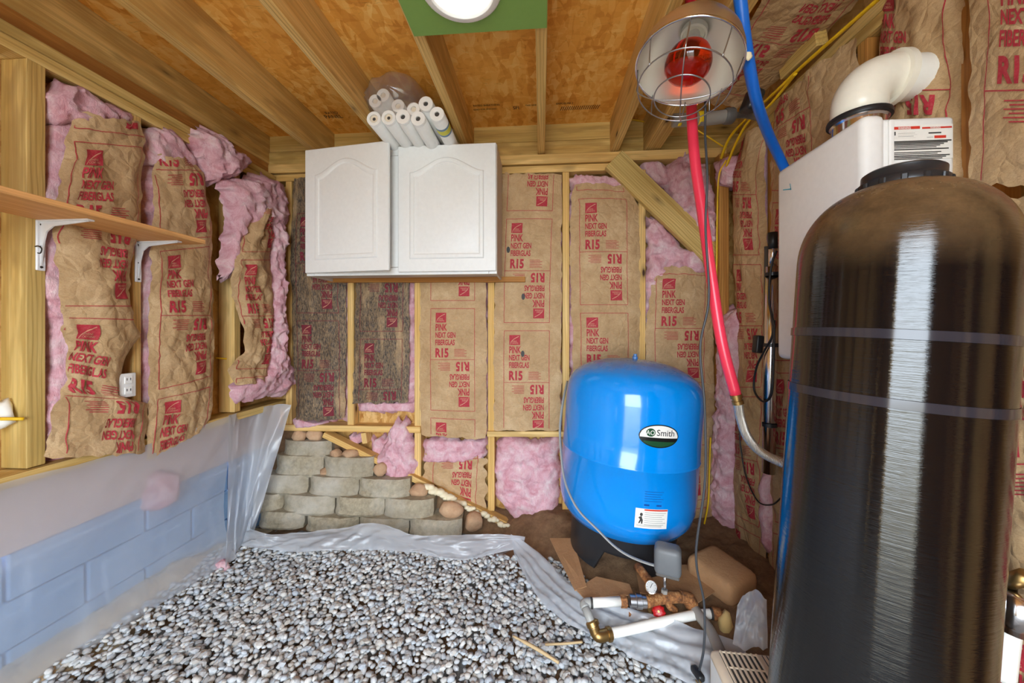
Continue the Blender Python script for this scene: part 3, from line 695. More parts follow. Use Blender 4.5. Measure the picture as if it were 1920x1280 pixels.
G = 'kraft-faced insulation batts'
batt('black-stained kraft batt next to the left back corner', 'back', [(335, 552, 335, 648), (480, 545, 480, 650), (560, 548, 560, 649), (680, 551, 680, 649), (788, 556, 784, 648)], 31, (-6, 8, 0, 6), bulge=.035, amp=.010, mat='kraft_stained', phase=1.135, shift=.0)
batt('sooty kraft batt below the cabinet middle, with its lower end folded up', 'back', [(335, 667, 335, 768), (560, 667, 560, 768), (680, 664, 680, 768), (756, 662, 754, 766)], 37, (-4, 12, 0, 16), bulge=.022, amp=.006, mat='kraft_stained', phase=.60)
batt('plain kraft batt under the right end of the cabinet', 'back', [(335, 786, 335, 914), (560, 788, 560, 912), (700, 787, 700, 913), (816, 789, 822, 912)], 41, (-3, 3, 0, 4), bulge=.022, amp=.004, phase=1.04)
b4 = batt('full-height kraft batt right of the cabinet with dark spots', 'back', [(326, 942, 326, 1053), (520, 928, 520, 1053), (700, 926, 700, 1052), (806, 926, 806, 1052)], 43, (-2, 3, -6, 2), bulge=.014, amp=.0035, phase=.55, shift=-.005)
for px, py in ((953, 468), (981, 556), (980, 663)):
    p = PY(px, py, D - .019); mk('dark_spot', [p] + [p + (.010 * math.cos(w), 0, .018 * math.sin(w)) for w in np.linspace(0, 6.2832, 14)[:-1]], [(0, i + 1, (i + 1) % 13 + 1) for i in range(13)], 'ink', b4)
batt('kraft batt above the blue tank, left of the diagonal brace foot', 'back', [(345, 1076, 352, 1176), (385, 1070, 385, 1197), (520, 1069, 520, 1199), (690, 1075, 690, 1199), (800, 1070, 800, 1199)], 47, (-6, 2, -10, 0), bulge=.035, amp=.006, phase=.375, shift=-.01)
batt('kraft batt behind the blue tank, topped with torn pink wool', 'back', [(500, 1240, 506, 1320), (530, 1222, 530, 1330), (600, 1211, 600, 1336), (800, 1210, 800, 1340), (1000, 1212, 1000, 1342)], 53, (-3, 4, -10, 0), bulge=.045, amp=.008, phase=.33, shift=-.005)
batt('short kraft offcut below the sole plate with a torn top', 'back', [(848, 800, 852, 912), (890, 796, 890, 912), (905, 795, 935, 911), (925, 815, 1000, 912)], 57, None, bulge=.015, amp=.010, phase=.02, off0=-.012, rag=.02)
clump('pink roll under the plain batt, along the sole plate height', 'back', [(820, 792, 822, 914), (842, 792, 845, 914), (868, 794, 862, 912)], 61, -.015, .03, .012, pw=5)
clump('big bare pink panel low on the back wall beside the blue tank', 'back', [(822, 930, 822, 1050), (880, 924, 880, 1050), (930, 930, 940, 1051), (975, 962, 990, 1050), (1004, 1004, 1002, 1048)], 63, -.02, .035, .014, pw=5)
clump('torn pink wad spilling over the sole plate', 'back', [(787, 735, 790, 766), (830, 722, 828, 772), (860, 700, 870, 782), (885, 716, 890, 776), (905, 730, 905, 742)], 65, .02, .03, .02, pw=3)
clump('pink filling between the cripple studs', 'back', [(818, 690, 820, 780), (860, 694, 860, 780), (880, 710, 885, 778)], 66, -.04, .02, .012)
clump('pink scrap left of the cripple stud', 'back', [(814, 650, 814, 676), (832, 656, 832, 676)], 67, -.04, .02, .01)
clump('pink strip hanging out under the sooty batt', 'back', [(752, 668, 752, 776), (762, 666, 762, 776), (772, 668, 772, 774)], 68, -.01, .025, .008)
clump('pink ruffle arching over the batt beside the brace', 'back', [(328, 1068, 330, 1160), (345, 1066, 348, 1180), (362, 1066, 374, 1192)], 69, -.01, .025, .014)
clump('large pink billow above the diagonal brace', 'back', [(284, 1270, 290, 1302), (320, 1240, 310, 1322), (380, 1255, 370, 1340), (430, 1290, 430, 1346), (470, 1320, 470, 1350)], 71, -.01, .06, .026, pw=3)
clump('small pink puff under the end of the top plate', 'back', [(303, 1200, 303, 1244), (325, 1206, 325, 1256), (350, 1226, 350, 1262)], 72, -.02, .03, .018)
clump('pink wool filling the triangle beneath the diagonal brace', 'back', [(408, 1212, 412, 1232), (450, 1211, 450, 1270), (480, 1211, 480, 1305), (520, 1211, 505, 1290), (575, 1211, 540, 1240)], 73, -.01, .025, .016)
clump('reddish pink shred at the foot of the diagonal brace', 'back', [(470, 1275, 470, 1310), (495, 1272, 495, 1322), (515, 1300, 515, 1325)], 74, .015, .02, .016)
clump('pink tuft in the right back corner near the yellow cable', 'right', [(300, 1350, 290, 1378), (330, 1348, 320, 1380), (352, 1352, 348, 1372)], 75, .03, .04, .02)
clump('long pink wad behind the red pipe, low in the right corner', 'right', [(575, 1352, 575, 1382), (640, 1350, 640, 1386), (700, 1354, 690, 1384), (800, 1350, 800, 1378), (930, 1340, 930, 1372), (1000, 1338, 1000, 1374), (1038, 1350, 1036, 1374)], 76, .03, .05, .016, pw=3)
clump('thin pink strip below the steel lamp tube', 'right', [(880, 1432, 880, 1446), (960, 1428, 960, 1444), (1040, 1438, 1040, 1450)], 77, .02, .02, .01)

batt('kraft batt in the right wall corner behind the red pipe', 'right', [(262, 1395, 230, 1440), (330, 1374, 330, 1436), (480, 1378, 480, 1438), (640, 1382, 640, 1436), (760, 1380, 760, 1436), (1030, 1378, 1080, 1440)], 81, (-4, 4, -4, 0), bulge=.035, amp=.010, phase=.28, off0=.01, xsc=.85)
batt('kraft batt between the steel lamp tube and the white heater', 'right', [(205, 1452, 66, 1612), (330, 1444, 330, 1620), (520, 1446, 520, 1620), (700, 1448, 700, 1625), (1180, 1446, 1280, 1630)], 83, (-2, 4, -14, 0), bulge=.03, amp=.010, phase=.12, shift=-.09, off0=.01)
batt('kraft batt pierced by the white vent pipe', 'right', [(-60, 1655, -90, 1808), (60, 1650, 60, 1810), (230, 1646, 230, 1810), (700, 1648, 700, 1815), (1300, 1648, 1500, 1815)], 87, (-2, 4, 0, 0), bulge=.02, amp=.009, phase=.34, shift=-.03, off0=-.005)
batt('smooth kraft batt nearest the doorway, beside the water heater', 'right', [(-260, 1822, -560, 2260), (40, 1820, 20, 2260), (348, 1818, 348, 2260)], 91, None, bulge=.02, amp=.003, phase=.54, shift=-.0, off0=.03)
batt('lower kraft batt behind the black resin tank', 'right', [(370, 1830, 370, 2260), (900, 1828, 900, 2260), (1500, 1826, 1900, 2260)], 93, None, bulge=.025, amp=.008, phase=.5, off0=.02)
# batt in the last roof bay, facing down
ca = (2, ZR + .03, np.array([0, 0, -1.]))
batt('kraft batt stapled under the roof deck beside the blue pipe', ca, [(188, 1315, 198, 1400), (100, 1372, 110, 1500), (0, 1428, 0, 1610), (-200, 1540, -200, 1760)], 95, None, bulge=.01, amp=.010, phase=1.0, shift=.0, off0=.0, group='roof insulation')

# ================================================================== PLASTIC SHEETS
def ribbon(name, A, B, mat, label, cat='plastic sheet', nu=90, nv=34, amp=.012, seed=1, curve=None, N=(0, -.3, 1), ridge=0., group=None):
    A = spline(A, 12); B = spline(B, 12)
    def rs(P):
        c = np.concatenate([[0], np.cumsum(np.linalg.norm(np.diff(P, axis=0), axis=1))]); return lambda u: np.stack([np.interp(u * c[-1], c, P[:, k]) for k in range(3)], -1)
    fa, fb = rs(A), rs(B); u, v = np.meshgrid(np.linspace(0, 1, nu), np.linspace(0, 1, nv)); u = u.ravel(); v = v.ravel()
    a, b = fa(u), fb(u); P = a + (b - a) * v[:, None]
    if curve: P = curve(P, a, b, u, v)
    n_ = amp * (fbm(u * nu / 14., v * 3, .4, seed, 3) + .6 * (1 - 2 * np.abs(vn(u * nu / 9. + v * 2.5, v * 1.6, .2, seed + 4)))) + ridge * np.sin(v * 22 + 3 * vn(u * 5, v, 0, seed + 8)) * (.4 + .6 * np.sin(u * 3.1))
    N = np.array(N, float); P = P + (N / np.linalg.norm(N)) * (n_ + amp * .8)[:, None]
    return tag(mk(name, P, grid_faces(nu, nv), mat, None, True), label, cat, group)
top = [(-1.562, -.8, .655), (-1.562, .2, .655), PX(0, 905, -1.562), PX(150, 868, -1.562), PX(300, 824, -1.562), PX(440, 775, -1.555)]
bot = [(-1.50, -.8, .02), (-1.50, .3, .02), PZ(60, 1280, .02), PZ(180, 1207, .02), PZ(300, 1132, .02), PZ(440, 1046, .02)]
def drape(P, a, b, u, v):
    P = P.copy(); P[:, 0] = a[:, 0] + (b[:, 0] - a[:, 0]) * v ** 5; return P
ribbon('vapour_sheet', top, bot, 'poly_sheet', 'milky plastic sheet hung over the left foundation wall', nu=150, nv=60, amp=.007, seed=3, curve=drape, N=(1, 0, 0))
ribbon('vapour_sheet', [PX(430, 776, -1.555), PY(480, 765, 1.97), PY(520, 757, 1.93), PY(546, 757, 1.96)], [PZ(425, 1056, .02), PZ(445, 1030, .03), PZ(460, 1010, .04), PZ(478, 990, .06)],
       'poly_heavy', 'crumpled plastic sheet end bunched upright in the left back corner', nu=60, nv=70, amp=.022, seed=9, N=(.6, -.8, 0))
ribbon('vapour_sheet', [PZ(458, 985, .07), PZ(490, 1000, .10), PZ(532, 1004, .07), PZ(629, 992, .09), PZ(707, 983, .12), PZ(771, 1003, .10), PZ(860, 1005, .10), PZ(940, 1004, .10), PZ(985, 1010, .10)],
       [PZ(430, 1020, .02), PZ(480, 1030, .02), PZ(567, 1037, .02), PZ(640, 1033, .02), PZ(699, 1033, .02), PZ(764, 1036, .02), PZ(860, 1053, .02), PZ(930, 1040, .02), PZ(980, 1030, .03)],
       'poly_heavy', 'folded strip of plastic sheet along the foot of the block wall', nu=170, nv=26, amp=.014, seed=13, N=(0, -.6, .8))
ribbon('vapour_sheet', [PZ(958, 1004, .10), PZ(1000, 1030, .08), PZ(1060, 1085, .08), PZ(1092, 1112, .08), PZ(1130, 1130, .08), PZ(1200, 1150, .08), PZ(1300, 1180, .08), PZ(1400, 1215, .08)],
       [PZ(965, 1045, .02), PZ(1002, 1112, .02), PZ(1050, 1160, .02), PZ(1100, 1192, .02), PZ(1160, 1222, .02), PZ(1220, 1252, .02), PZ(1300, 1290, .02), PZ(1380, 1335, .02)],
       'poly_heavy', 'pleated plastic sheet running past the blue tank towards the beige appliance', nu=120, nv=60, amp=.008, seed=17, N=(-.1, -.2, 1), ridge=.005)
ribbon('vapour_sheet', [PY(1384, 1128, 1.26), PY(1398, 1112, 1.25), PY(1420, 1104, 1.24), PY(1438, 1118, 1.22)], [PY(1376, 1196, 1.21), PY(1392, 1202, 1.20), PY(1415, 1206, 1.19), PY(1440, 1208, 1.18)],
       'poly_heavy', 'small crumpled plastic scrap standing beside the black tank', nu=40, nv=40, amp=.022, seed=19, N=(-.5, -.8, .1))
clump('pink wool pressed behind the milky sheet', 'left', [(882, 288, 880, 335), (920, 268, 915, 338), (945, 270, 935, 335), (965, 276, 950, 310)], 141, -.03, .04, .014, back=-.06, pw=2.5)
clump('small pink scrap on the gravel at the foot of the sheet', (2, .015, np.array([0, 0, 1.])), [(1052, 402, 1050, 424), (1062, 398, 1060, 428), (1070, 400, 1068, 418)], 143, .0, .02, .01, back=-.01)

# ================================================================== LEFT WALL FITTINGS
sh = thing('wall_shelf', 'bare wooden shelf on white brackets across the left wall', 'shelf', (XL, 1.1, 1.43))
board('shelf_board', (XL + .115, -.2, 1.452), (XL + .115, 1.385, 1.452), .225, .018, 'shelf_wood', sh)
for yb in (1.040, 1.322):
    br = box2('bracket', (XL, yb - .011, 1.285), (XL + .007, yb + .011, 1.442), 'white_metal', sh, .002)
    tag_v = [(0, 0), (.17, 0), (.17, -.006), (.05, -.018), (.026, -.035), (.014, -.08), (.006, -.157), (0, -.157)]
    V = [(XL + a_, yb + s_ * .002, 1.442 + b_) for s_ in (-1, 1) for a_, b_ in tag_v]; n = len(tag_v)
    mk('web', V, [tuple(range(n)), tuple(range(2 * n - 1, n - 1, -1))] + [(i, i + n, (i + 1) % n + n, (i + 1) % n) for i in range(n)], 'white_metal', br)
    box2('arm', (XL, yb - .010, 1.438), (XL + .18, yb + .010, 1.443), 'white_metal', br, .001)
    for zz in (1.43, 1.36, 1.296): lathe('screw_head', [(0, 0), (.004, .0), (.003, .002), (0, .0025)], 'screw', br, axis_m((XL + .007, yb, zz), (1, 0, 0)), 10)
tag(tube('cup_hook', [PX(66, 462, XL + .001), PX(72, 461, XL + .02), PX(78, 466, XL + .03), PX(76, 474, XL + .03), PX(70, 474, XL + .028)], .0018, 'screw', None, 6), 'small dark cup hook screwed in below the shelf bracket', 'hook')
ou = thing('wall_outlet', 'white outlet plate showing through the torn left batt', 'outlet', PX(240, 745, XL + .025))
p = PX(239, 722, XL + .03); ob = box('cover_plate', p, (.006, .055, .09), 'white_paint', ou, None, .003, 2)
for dz in (.02, -.02):
    fc_ = box('socket', p + (.004, 0, dz), (.003, .026, .026), 'light_trim', ou, None, .001)
    for dy in (-.006, .006): box('slot', p + (.0058, dy, dz + .003), (.001, .0022, .009), 'ink', fc_, None, 0)
tag(tube('cable_stub', [PX(-30, 785, XL - .03), PX(10, 785, XL - .01), PX(45, 785, XL + .01)], .005, 'cable_yellow', None, 8, 6), 'short yellow cable end beside the wide left post', 'cable')
tag(tube('cable_stub', [PX(404, 671, XL - .06), PX(420, 672, XL - .05), PX(438, 673, XL - .03)], .004, 'cable_yellow', None, 8, 6), 'short yellow cable on the bare sheathing near the torn batt', 'cable')
d = I2V * (1 + .3 * fbm(I2V[:, 0] * 2, I2V[:, 1] * 2, I2V[:, 2] * 2, 4, 3))[:, None]
tag(mk('foam_lump', d * (.03, .02, .05) + PX(3, 775, XL - .05), I2T, 'foam_tape', None, True), 'white lump of spray foam behind the yellow cable end', 'foam')

# ================================================================== CABINET AND FILTERS
cx0, cx1, cy0, cz0, cz1 = -1.222, -.222, 1.832, 1.378, 2.028
cb = thing('wall_cabinet', 'white two-door wall cabinet with arched panels, one door ajar', 'cabinet', (-.72, D, cz0))
for nm, lo, hi in (('side_panel', (cx0, cy0 + .02, cz0), (cx0 + .012, D - .006, cz1)), ('side_panel', (cx1 - .012, cy0 + .02, cz0), (cx1, D - .006, cz1)),
                   ('top_panel', (cx0 + .013, cy0 + .02, cz1 - .022), (cx1 - .013, D - .006, cz1 - .01)), ('bottom_panel', (cx0 + .013, cy0 + .02, cz0 + .018), (cx1 - .013, D - .006, cz0 + .03)), ('back_panel', (cx0 + .013, D - .012, cz0 + .031), (cx1 - .013, D - .007, cz1 - .023))):
    box2(nm, lo, hi, 'cab_side', cb, .001)
for lo, hi in (((cx0, cy0, cz0), (cx0 + .04, cy0 + .019, cz1)), ((cx1 - .04, cy0, cz0), (cx1, cy0 + .019, cz1)), ((-.81, cy0, cz0 + .04), (-.70, cy0 + .019, cz1 - .04)), ((cx0 + .041, cy0, cz0), (cx1 - .041, cy0 + .019, cz0 + .038)), ((cx0 + .041, cy0, cz1 - .038), (cx1 - .041, cy0 + .019, cz1))):
    box2('face_frame', lo, hi, 'white_paint', cb, .001)
for px, py in ((632, 516), (728, 514), (744, 513), (754, 513), (790, 512), (897, 512), (917, 511)):
    p = PZ(px, py, cz0 - .0005); lathe('screw_hole', [(0, -.001), (.004, -.001), (.004, 0)], 'ink', cb, axis_m((p[0], min(max(p[1], 1.84), 2.0), cz0 + .0), (0, 0, -1)), 8)
def door(w, h, mw):
    dr = bmo('door', (lambda bm: (bmbox(bm, (w, .018, h), Matrix.Translation((w / 2, 0, h / 2)), .003), bm)[1])(bmesh.new()), 'white_paint', cb, False, mw)
    # arched moulding and raised panel
    def arch(ins, n=28):
        x0, x1, zb, zs = ins, w - ins, ins * 1.05, h - ins - .075; pts = [(x0, zb), (x1, zb), (x1, zs)]
        for k in range(n + 1):
            t = k / n; x = x1 + (x0 - x1) * t; pts.append((x, zs + .072 * math.sin(math.pi * t) ** 1.7))
        pts.append((x0, zs)); return pts
    prof = [(.060, 0.), (.066, .0058), (.074, .0066), (.082, .0045), (.086, .0006), (.090, .0004), (.110, .0050)]
    V = []; Fc = []
    L_ = [arch(i_) for i_, _ in prof]; m_ = len(L_[0])
    for (i_, hh), pts in zip(prof, L_): V += [(x, -.009 - hh, z) for x, z in pts]
    for r_ in range(len(prof) - 1):
        for k in range(m_): Fc.append((r_ * m_ + k, r_ * m_ + (k + 1) % m_, (r_ + 1) * m_ + (k + 1) % m_, (r_ + 1) * m_ + k))
    Fc.append(tuple((len(prof) - 1) * m_ + k for k in range(m_)))
    V_ = [tuple(mw @ Vector(v)) for v in V]; o = mk('arched_moulding', V_, Fc, 'white_paint', dr, True); o.data.set_sharp_from_angle(angle=.5)
    return dr
dh = cz1 - cz0 - .014
door(.477, dh, Matrix.Translation((cx0 + .004, cy0 - .011, cz0 + .012)) @ Matrix.Rotation(-math.radians(7.5), 4, 'Z'))
door(.500, dh, Matrix.Translation((-.724, cy0 - .011, cz0 + .012)))

FILT = [(700.5, 222, 1, 'sediment cartridge with a hollow cream core, leftmost of the uncovered row'), (728, 220, 1, 'sediment cartridge second along the uncovered row, by the hollow-cored one'), (755, 218.5, 0, 'sediment cartridge third along the uncovered row'), (783.5, 222, 0, 'sediment cartridge at the end of the uncovered row, below the upper loose one'),
        (798, 194, 0, 'loose white sediment cartridge lying on top, right beside the clear bag'), (819, 213.5, 2, 'sediment cartridge with a yellow and blue printed label against the rafter'),
        (703, 189, 3, 'bagged sediment cartridge touching the left rafter'), (718, 178, 3, 'topmost bagged sediment cartridge'), (746, 198, 3, 'bagged sediment cartridge in the middle of the bag'), (775, 204, 3, 'bagged sediment cartridge at the bag edge beside the loose upper one')]
for px, py, kind, lb in FILT:
    yf = 1.60 if kind < 3 else 1.64; p = PY(px, py, yf); R = .0335 if kind < 3 else .031
    t = thing('filter_cartridge', lb, 'water filter', p, 'spare water filter cartridges on the cabinet'); mw = axis_m(p, (0, 1, 0))
    q_ = .011 if kind in (0, 2) else (.019 if kind == 1 else .013)
    lathe('filter_body', [(R * .93, 0.012), (R, .014), (R, .38), (R * .9, .395), (0, .395)], 'filter_white', t, mw, 24)
    lathe('end_cap', [(q_, .03), (q_, .001), (q_ + .002, 0), (R * .95, 0), (R, .003), (R, .012), (R * .93, .0125)], 'light_trim', t, mw, 24, caps=False)
    lathe('core', [(q_, .012), (q_ * .98, .0075), (0, .0065)], 'filter_core' if kind in (1, 3) else 'dark_hole', t, mw, 16)  # shallow dark disc: shade of the hollow core painted as colour
    if kind == 1: lathe('core_hole', [(.0075, .0055), (0, .005)], 'dark_hole', t, mw, 12)
    if kind == 2:
        for (z0, z1, m_) in ((.07, .085, 'label_blue'), (.086, .12, 'label_yellow'), (.121, .135, 'label_blue')):
            lathe('printed_label', [(R + .0005, z0), (R + .0006, (z0 + z1) / 2), (R + .0005, z1)], m_, t, mw, 24, caps=False)
# clear bag over four cartridges
u, v = np.meshgrid(np.linspace(0, 2 * math.pi, 49)[:-1], np.linspace(0.0, 1, 22)); ru = u.ravel(); rv = v.ravel()
c = PY(737, 182, 1.66); sc = np.sqrt(np.clip(1 - (1 - rv) ** 7, 0, 1))
ex, ez = .128, .095
X = c[0] + ex * sc * np.cos(ru); Z = c[2] + ez * sc * np.sin(ru) * np.where(np.sin(ru) > 0, 1.05, .75); Y = 1.575 + rv * .32
k_ = 1.03 + .16 * (1 - 2 * np.abs(vn(np.cos(ru) * 2.2 + 5, np.sin(ru) * 2.2 + rv * 4, .3, 6))) + .0 * fbm(ru * 3, rv * 6, 0, 8, 2)
X = c[0] + (X - c[0]) * k_; Z = np.maximum(c[2] + (Z - c[2]) * k_, cz1 + .004 + .05 * (Y < 1.83)); Z = np.minimum(Z, ZO - .01)
nU = 48; Fc = [(j * nU + i, j * nU + (i + 1) % nU, (j + 1) * nU + (i + 1) % nU, (j + 1) * nU + i) for j in range(21) for i in range(nU)]
tag(mk('plastic_bag', np.stack([X, Y, Z], 1), Fc, 'clear_bag', None, True), 'clear plastic bag around four spare cartridges on the cabinet', 'bag')

# ================================================================== CEILING LIGHT
p = PZ(864, -26, ZR - .014)
cl_ = thing('ceiling_light', 'round white flush light on the green ceiling board', 'light', p); mw = axis_m(p, (0, 0, -1))
lathe('trim_ring', [(.118, 0), (.118, .006), (.112, .012), (.096, .014), (.094, .012), (.092, .004)], 'light_trim', cl_, mw, 48, caps=False)
lathe('diffuser', [(.093, .006), (.06, .0105), (.03, .012), (0, .0125)], 'lamp_diffuser', cl_, mw, 48)

# ================================================================== HEAT LAMP
hc = PY(1289, 124, 1.04); ax = Vector((-.23, -.17, -.95)).normalized()
hl = thing('heat_lamp', 'clamp heat lamp with red bulb and wire guard hanging from the rafters', 'lamp', hc - np.array(ax) * .15); mw = axis_m(hc, ax)
rp = [(.135, 0), (.133, -.02), (.124, -.05), (.104, -.082), (.075, -.104), (.045, -.114), (.032, -.116)]
lathe('reflector', rp + [(.032, -.118)] + [(r_ + .0012, z_ - .0012) for r_, z_ in rp[::-1]], 'reflector_inside', hl, mw, 56, 2.5, caps=False)
lathe('reflector_shell', [(r_ + .0018, z_ - .0016) for r_, z_ in rp], 'reflector_outside', hl, mw, 56, caps=False)
lathe('rim_bead', [(.135, -.003), (.138, -.002), (.138, .002), (.134, .003), (.1335, 0)], 'chrome', hl, mw, 56, 2., caps=False)
lathe('socket', [(0, -.165), (.016, -.165), (.022, -.155), (.024, -.12), (.034, -.116), (.034, -.1), (.029, -.098), (.027, -.105), (0, -.105)], 'pvc_cream', hl, mw, 24)
bl = lathe('bulb', [(.015, -.105), (.019, -.09), (.026, -.075)], 'heater_white', hl, mw, 32, caps=False)
lathe('bulb_neck', [(.026, -.075), (.036, -.060), (.046, -.046), (.052, -.037)], 'light_trim', bl, mw, 36, caps=False)
lathe('bulb_glass', [(.052, -.037), (.058, -.022), (.0605, -.006), (.058, .008), (.048, .022), (.03, .032), (.012, .0365), (0, .037)], 'bulb_red', bl, mw, 40)
def gp(r, a, z): return np.array(mw @ Vector((r * math.cos(a), r * math.sin(a), z)))
def ring(nm, r, z, wr_=.0018): return tube(nm, [gp(r, 2 * math.pi * k / 48, z) for k in range(48)], wr_, 'galv_wire', gd, 6, raw=True, close=True)
gd = tube('wire_guard', [gp(.118, 2 * math.pi * k / 48, .07) for k in range(48)], .0018, 'galv_wire', hl, 6, raw=True, close=True)
ring('guard_ring', .070, .098)
for k in range(4):
    a0 = math.pi * k / 4 * 1. + .35
    if k % 2 == 0: tube('guard_wire', [gp(.132, a0, -.006), gp(.124, a0, .04), gp(.118, a0, .07), gp(.07, a0, .098), gp(0, a0, .106), gp(.07, a0 + math.pi, .098), gp(.118, a0 + math.pi, .07), gp(.124, a0 + math.pi, .04), gp(.132, a0 + math.pi, -.006)], .0017, 'galv_wire', gd, 6, 6)
    else:
        for s_ in (0, math.pi): tube('guard_wire', [gp(.132, a0 + s_, -.006), gp(.125, a0 + s_, .04), gp(.118, a0 + s_, .072)], .0017, 'galv_wire', gd, 6, 4)
sp_ = gp(0, 0, -.165)
tube('hang_loop', [sp_ + (-.012, 0, -.01), sp_ + (-.012, 0, .02), sp_ + (0, 0, .032), sp_ + (.012, 0, .02), sp_ + (.012, 0, -.01)], .0022, 'galv_wire', hl, 6, 6)
tube('hang_chain', [sp_ + (0, 0, .03), sp_ + (.004, .0, .07), sp_ + (0, .01, .14), sp_ + (.003, .0, .18)], .0035, 'galv_wire', hl, 6, 6)

tag(tube('lamp_cord', [sp_ + (0, .0, .0), PY(1312, 55, 1.13), PY(1322, 180, 1.17), PY(1322, 250, 1.18), PY(1326, 330, 1.15), PY(1323, 430, 1.15), PY(1329, 560, 1.15), PY(1313, 650, 1.16), PY(1321, 760, 1.16), PY(1322, 900, 1.16), PY(1305, 1040, 1.16), PY(1320, 1130, 1.15), PY(1320, 1210, 1.14), PZ(1311, 1258, .05)], .0034, 'cord_grey', None, 8, 8), 'long grey power cord dangling from the heat lamp to the floor', 'cord')
pg = thing('power_plug', 'black cord plug on the plastic sheet beside the beige appliance', 'plug', PZ(1309, 1262, .04)); p = PZ(1308, 1262, .045)
box('plug_body', p, (.022, .045, .02), 'cord_black', pg, (0, 0, .25), .006, 2)
for dx in (-.005, .005): box('plug_prong', p + (dx - .008, -.03, 0), (.0015, .016, .006), 'brass', pg, (0, 0, .25), 0)

# ================================================================== PIPES AND CABLES AT THE RIGHT
rp_ = thing('red_water_pipe', 'red plastic water pipe curving down to a braided steel hose', 'pipe', PY(1380, 745, 1.2))
tube('pipe', [PY(1294, -30, 1.27), PY(1295, 60, 1.27), PY(1297, 210, 1.27), PY(1303, 300, 1.26), PY(1317, 400, 1.25), PY(1334, 520, 1.23), PY(1353, 640, 1.21), PY(1380, 742, 1.2)], .0165, 'pex_red', rp_, 14)
a, b = PY(1380, 742, 1.2), PY(1385, 760, 1.2); dv = (b - a) / np.linalg.norm(b - a)
lathe('brass_fitting', [(.014, -.006), (.0185, -.005), (.0185, .006), (.015, .007), (.015, .014), (.0175, .015), (.0175, .026), (.011, .027)], 'brass', rp_, axis_m(a, dv), 8)
tube('braided_hose', [a + dv * .024, PY(1389, 785, 1.2), PY(1402, 820, 1.19), PY(1428, 848, 1.17), PY(1468, 868, 1.13), PY(1505, 882, 1.06), (.70, .985, .74), (.675, .935, .73)], .0135, 'braided_steel', rp_, 12)
bp = thing('blue_water_pipe', 'blue plastic water pipe bending down behind the white heater', 'pipe', PY(1470, 300, 1.33))
tube('pipe', [PY(1380, -60, .98), PY(1388, 0, 1.0), PY(1398, 80, 1.05), PY(1416, 180, 1.16), PY(1440, 250, 1.30), PY(1466, 305, 1.40), PY(1494, 372, 1.41), (.93, 1.37, 1.3), (.95, 1.345, 1.1), (.945, 1.33, .96), (.91, 1.24, .93), (.89, 1.17, .955), (.89, 1.16, 1.004)], .0155, 'pex_blue', bp, 14)
d = I2V * (1 + .3 * fbm(I2V[:, 0] * 3, I2V[:, 1] * 3, I2V[:, 2] * 3, 9, 2))[:, None]; mk('foam_smear', d * (.012, .004, .013) + PY(1402, 104, 1.055), I2T, 'foam_cream', bp, True)
def cable(label, pts, r=.0055, mat='cable_yellow', flat=.6): return tag(tube('electrical_cable', pts, r, mat, None, 8, 8, flat), label, 'cable', 'yellow house wiring' if mat == 'cable_yellow' else None)
cable('yellow cable stapled along the back rim board', [PY(615, 236, D + .03), PY(660, 230, D + .03), PY(760, 232, D + .03), PY(888, 230, D + .03), PY(1000, 228, D + .03), PY(1080, 226, D + .03), PY(1150, 220, D + .03), PY(1230, 232, D + .03)])
cable('yellow cable running up the right wall edge past the vent elbow', [PX(1345, 318, .95), PX(1366, 262, .95), PX(1400, 222, .95), PX(1452, 174, .93), PX(1500, 128, .93), PX(1570, 66, .93), PX(1645, 0, .93), PX(1740, -85, .93)], .0075)
cable('second yellow cable looping below the first in the roof corner', [PX(1362, 312, .94), PX(1380, 268, .94), PX(1405, 226, .94), PX(1440, 200, .94), PX(1470, 165, .94), PX(1492, 138, .925)], .0065)
cable('yellow cable dropping beside the diagonal brace into the corner', [PX(1362, 300, .93), PX(1348, 330, .92), PX(1345, 400, .92), PX(1344, 480, .92), PX(1343, 545, .92), PX(1345, 620, .94)], .005)
cable('yellow cable behind the blue tank near the floor', [PY(1332, 820, 2.02), PY(1330, 880, 2.02), PY(1328, 940, 2.0), PY(1320, 985, 2.0)], .006)
cable('thin yellow cable crossing behind the heat lamp', [PY(1306, 243, 1.9), PY(1330, 258, 1.9), PY(1356, 275, 1.92)], .005)
dp = thing('overhead_conduit', 'short grey conduit with yellow tags behind the heat lamp', 'pipe', PY(1320, 225, 1.55))
tube('conduit', [PY(1262, 226, 1.55), PY(1330, 222, 1.55), PY(1376, 216, 1.55)], .026, 'pipe_grey', dp, 14); tube('hanger_strap', [PY(1330, 222, 1.55) + (0, 0, .02), (PY(1330, 222, 1.55)[0], 1.55, ZR + .01)], .004, 'galv_wire', dp, 6, 2); lathe('coupling', [(.029, 0), (.031, .004), (.031, .03), (.029, .034)], 'pipe_dark', dp, axis_m(PY(1358, 218, 1.55), (1, 0, 0)), 18)
tube('flex_tail', [PY(1376, 216, 1.55), PY(1400, 216, 1.55), PY(1425, 222, 1.57)], .012, 'pipe_dark', dp, 10)
for px, w in ((1307, .022), (1270, .014)): tube('marker_tag', [PY(px, 232 if px < 1300 else 223, 1.55) + (0, -.006 if px < 1300 else 0, 0), PY(px + (6 if px < 1300 else 9), 232 if px < 1300 else 222, 1.55) + (0, -.006 if px < 1300 else 0, 0)], .0275 if px > 1300 else .012, 'tag_yellow', dp, 14, 2)
d = box('junction_block', PY(1410, 190, 1.45), (.05, .06, .08), 'black_plastic', None, (.2, .3, .2), .012, 2); tag(d, 'black plastic block hanging behind the blue pipe', 'block')

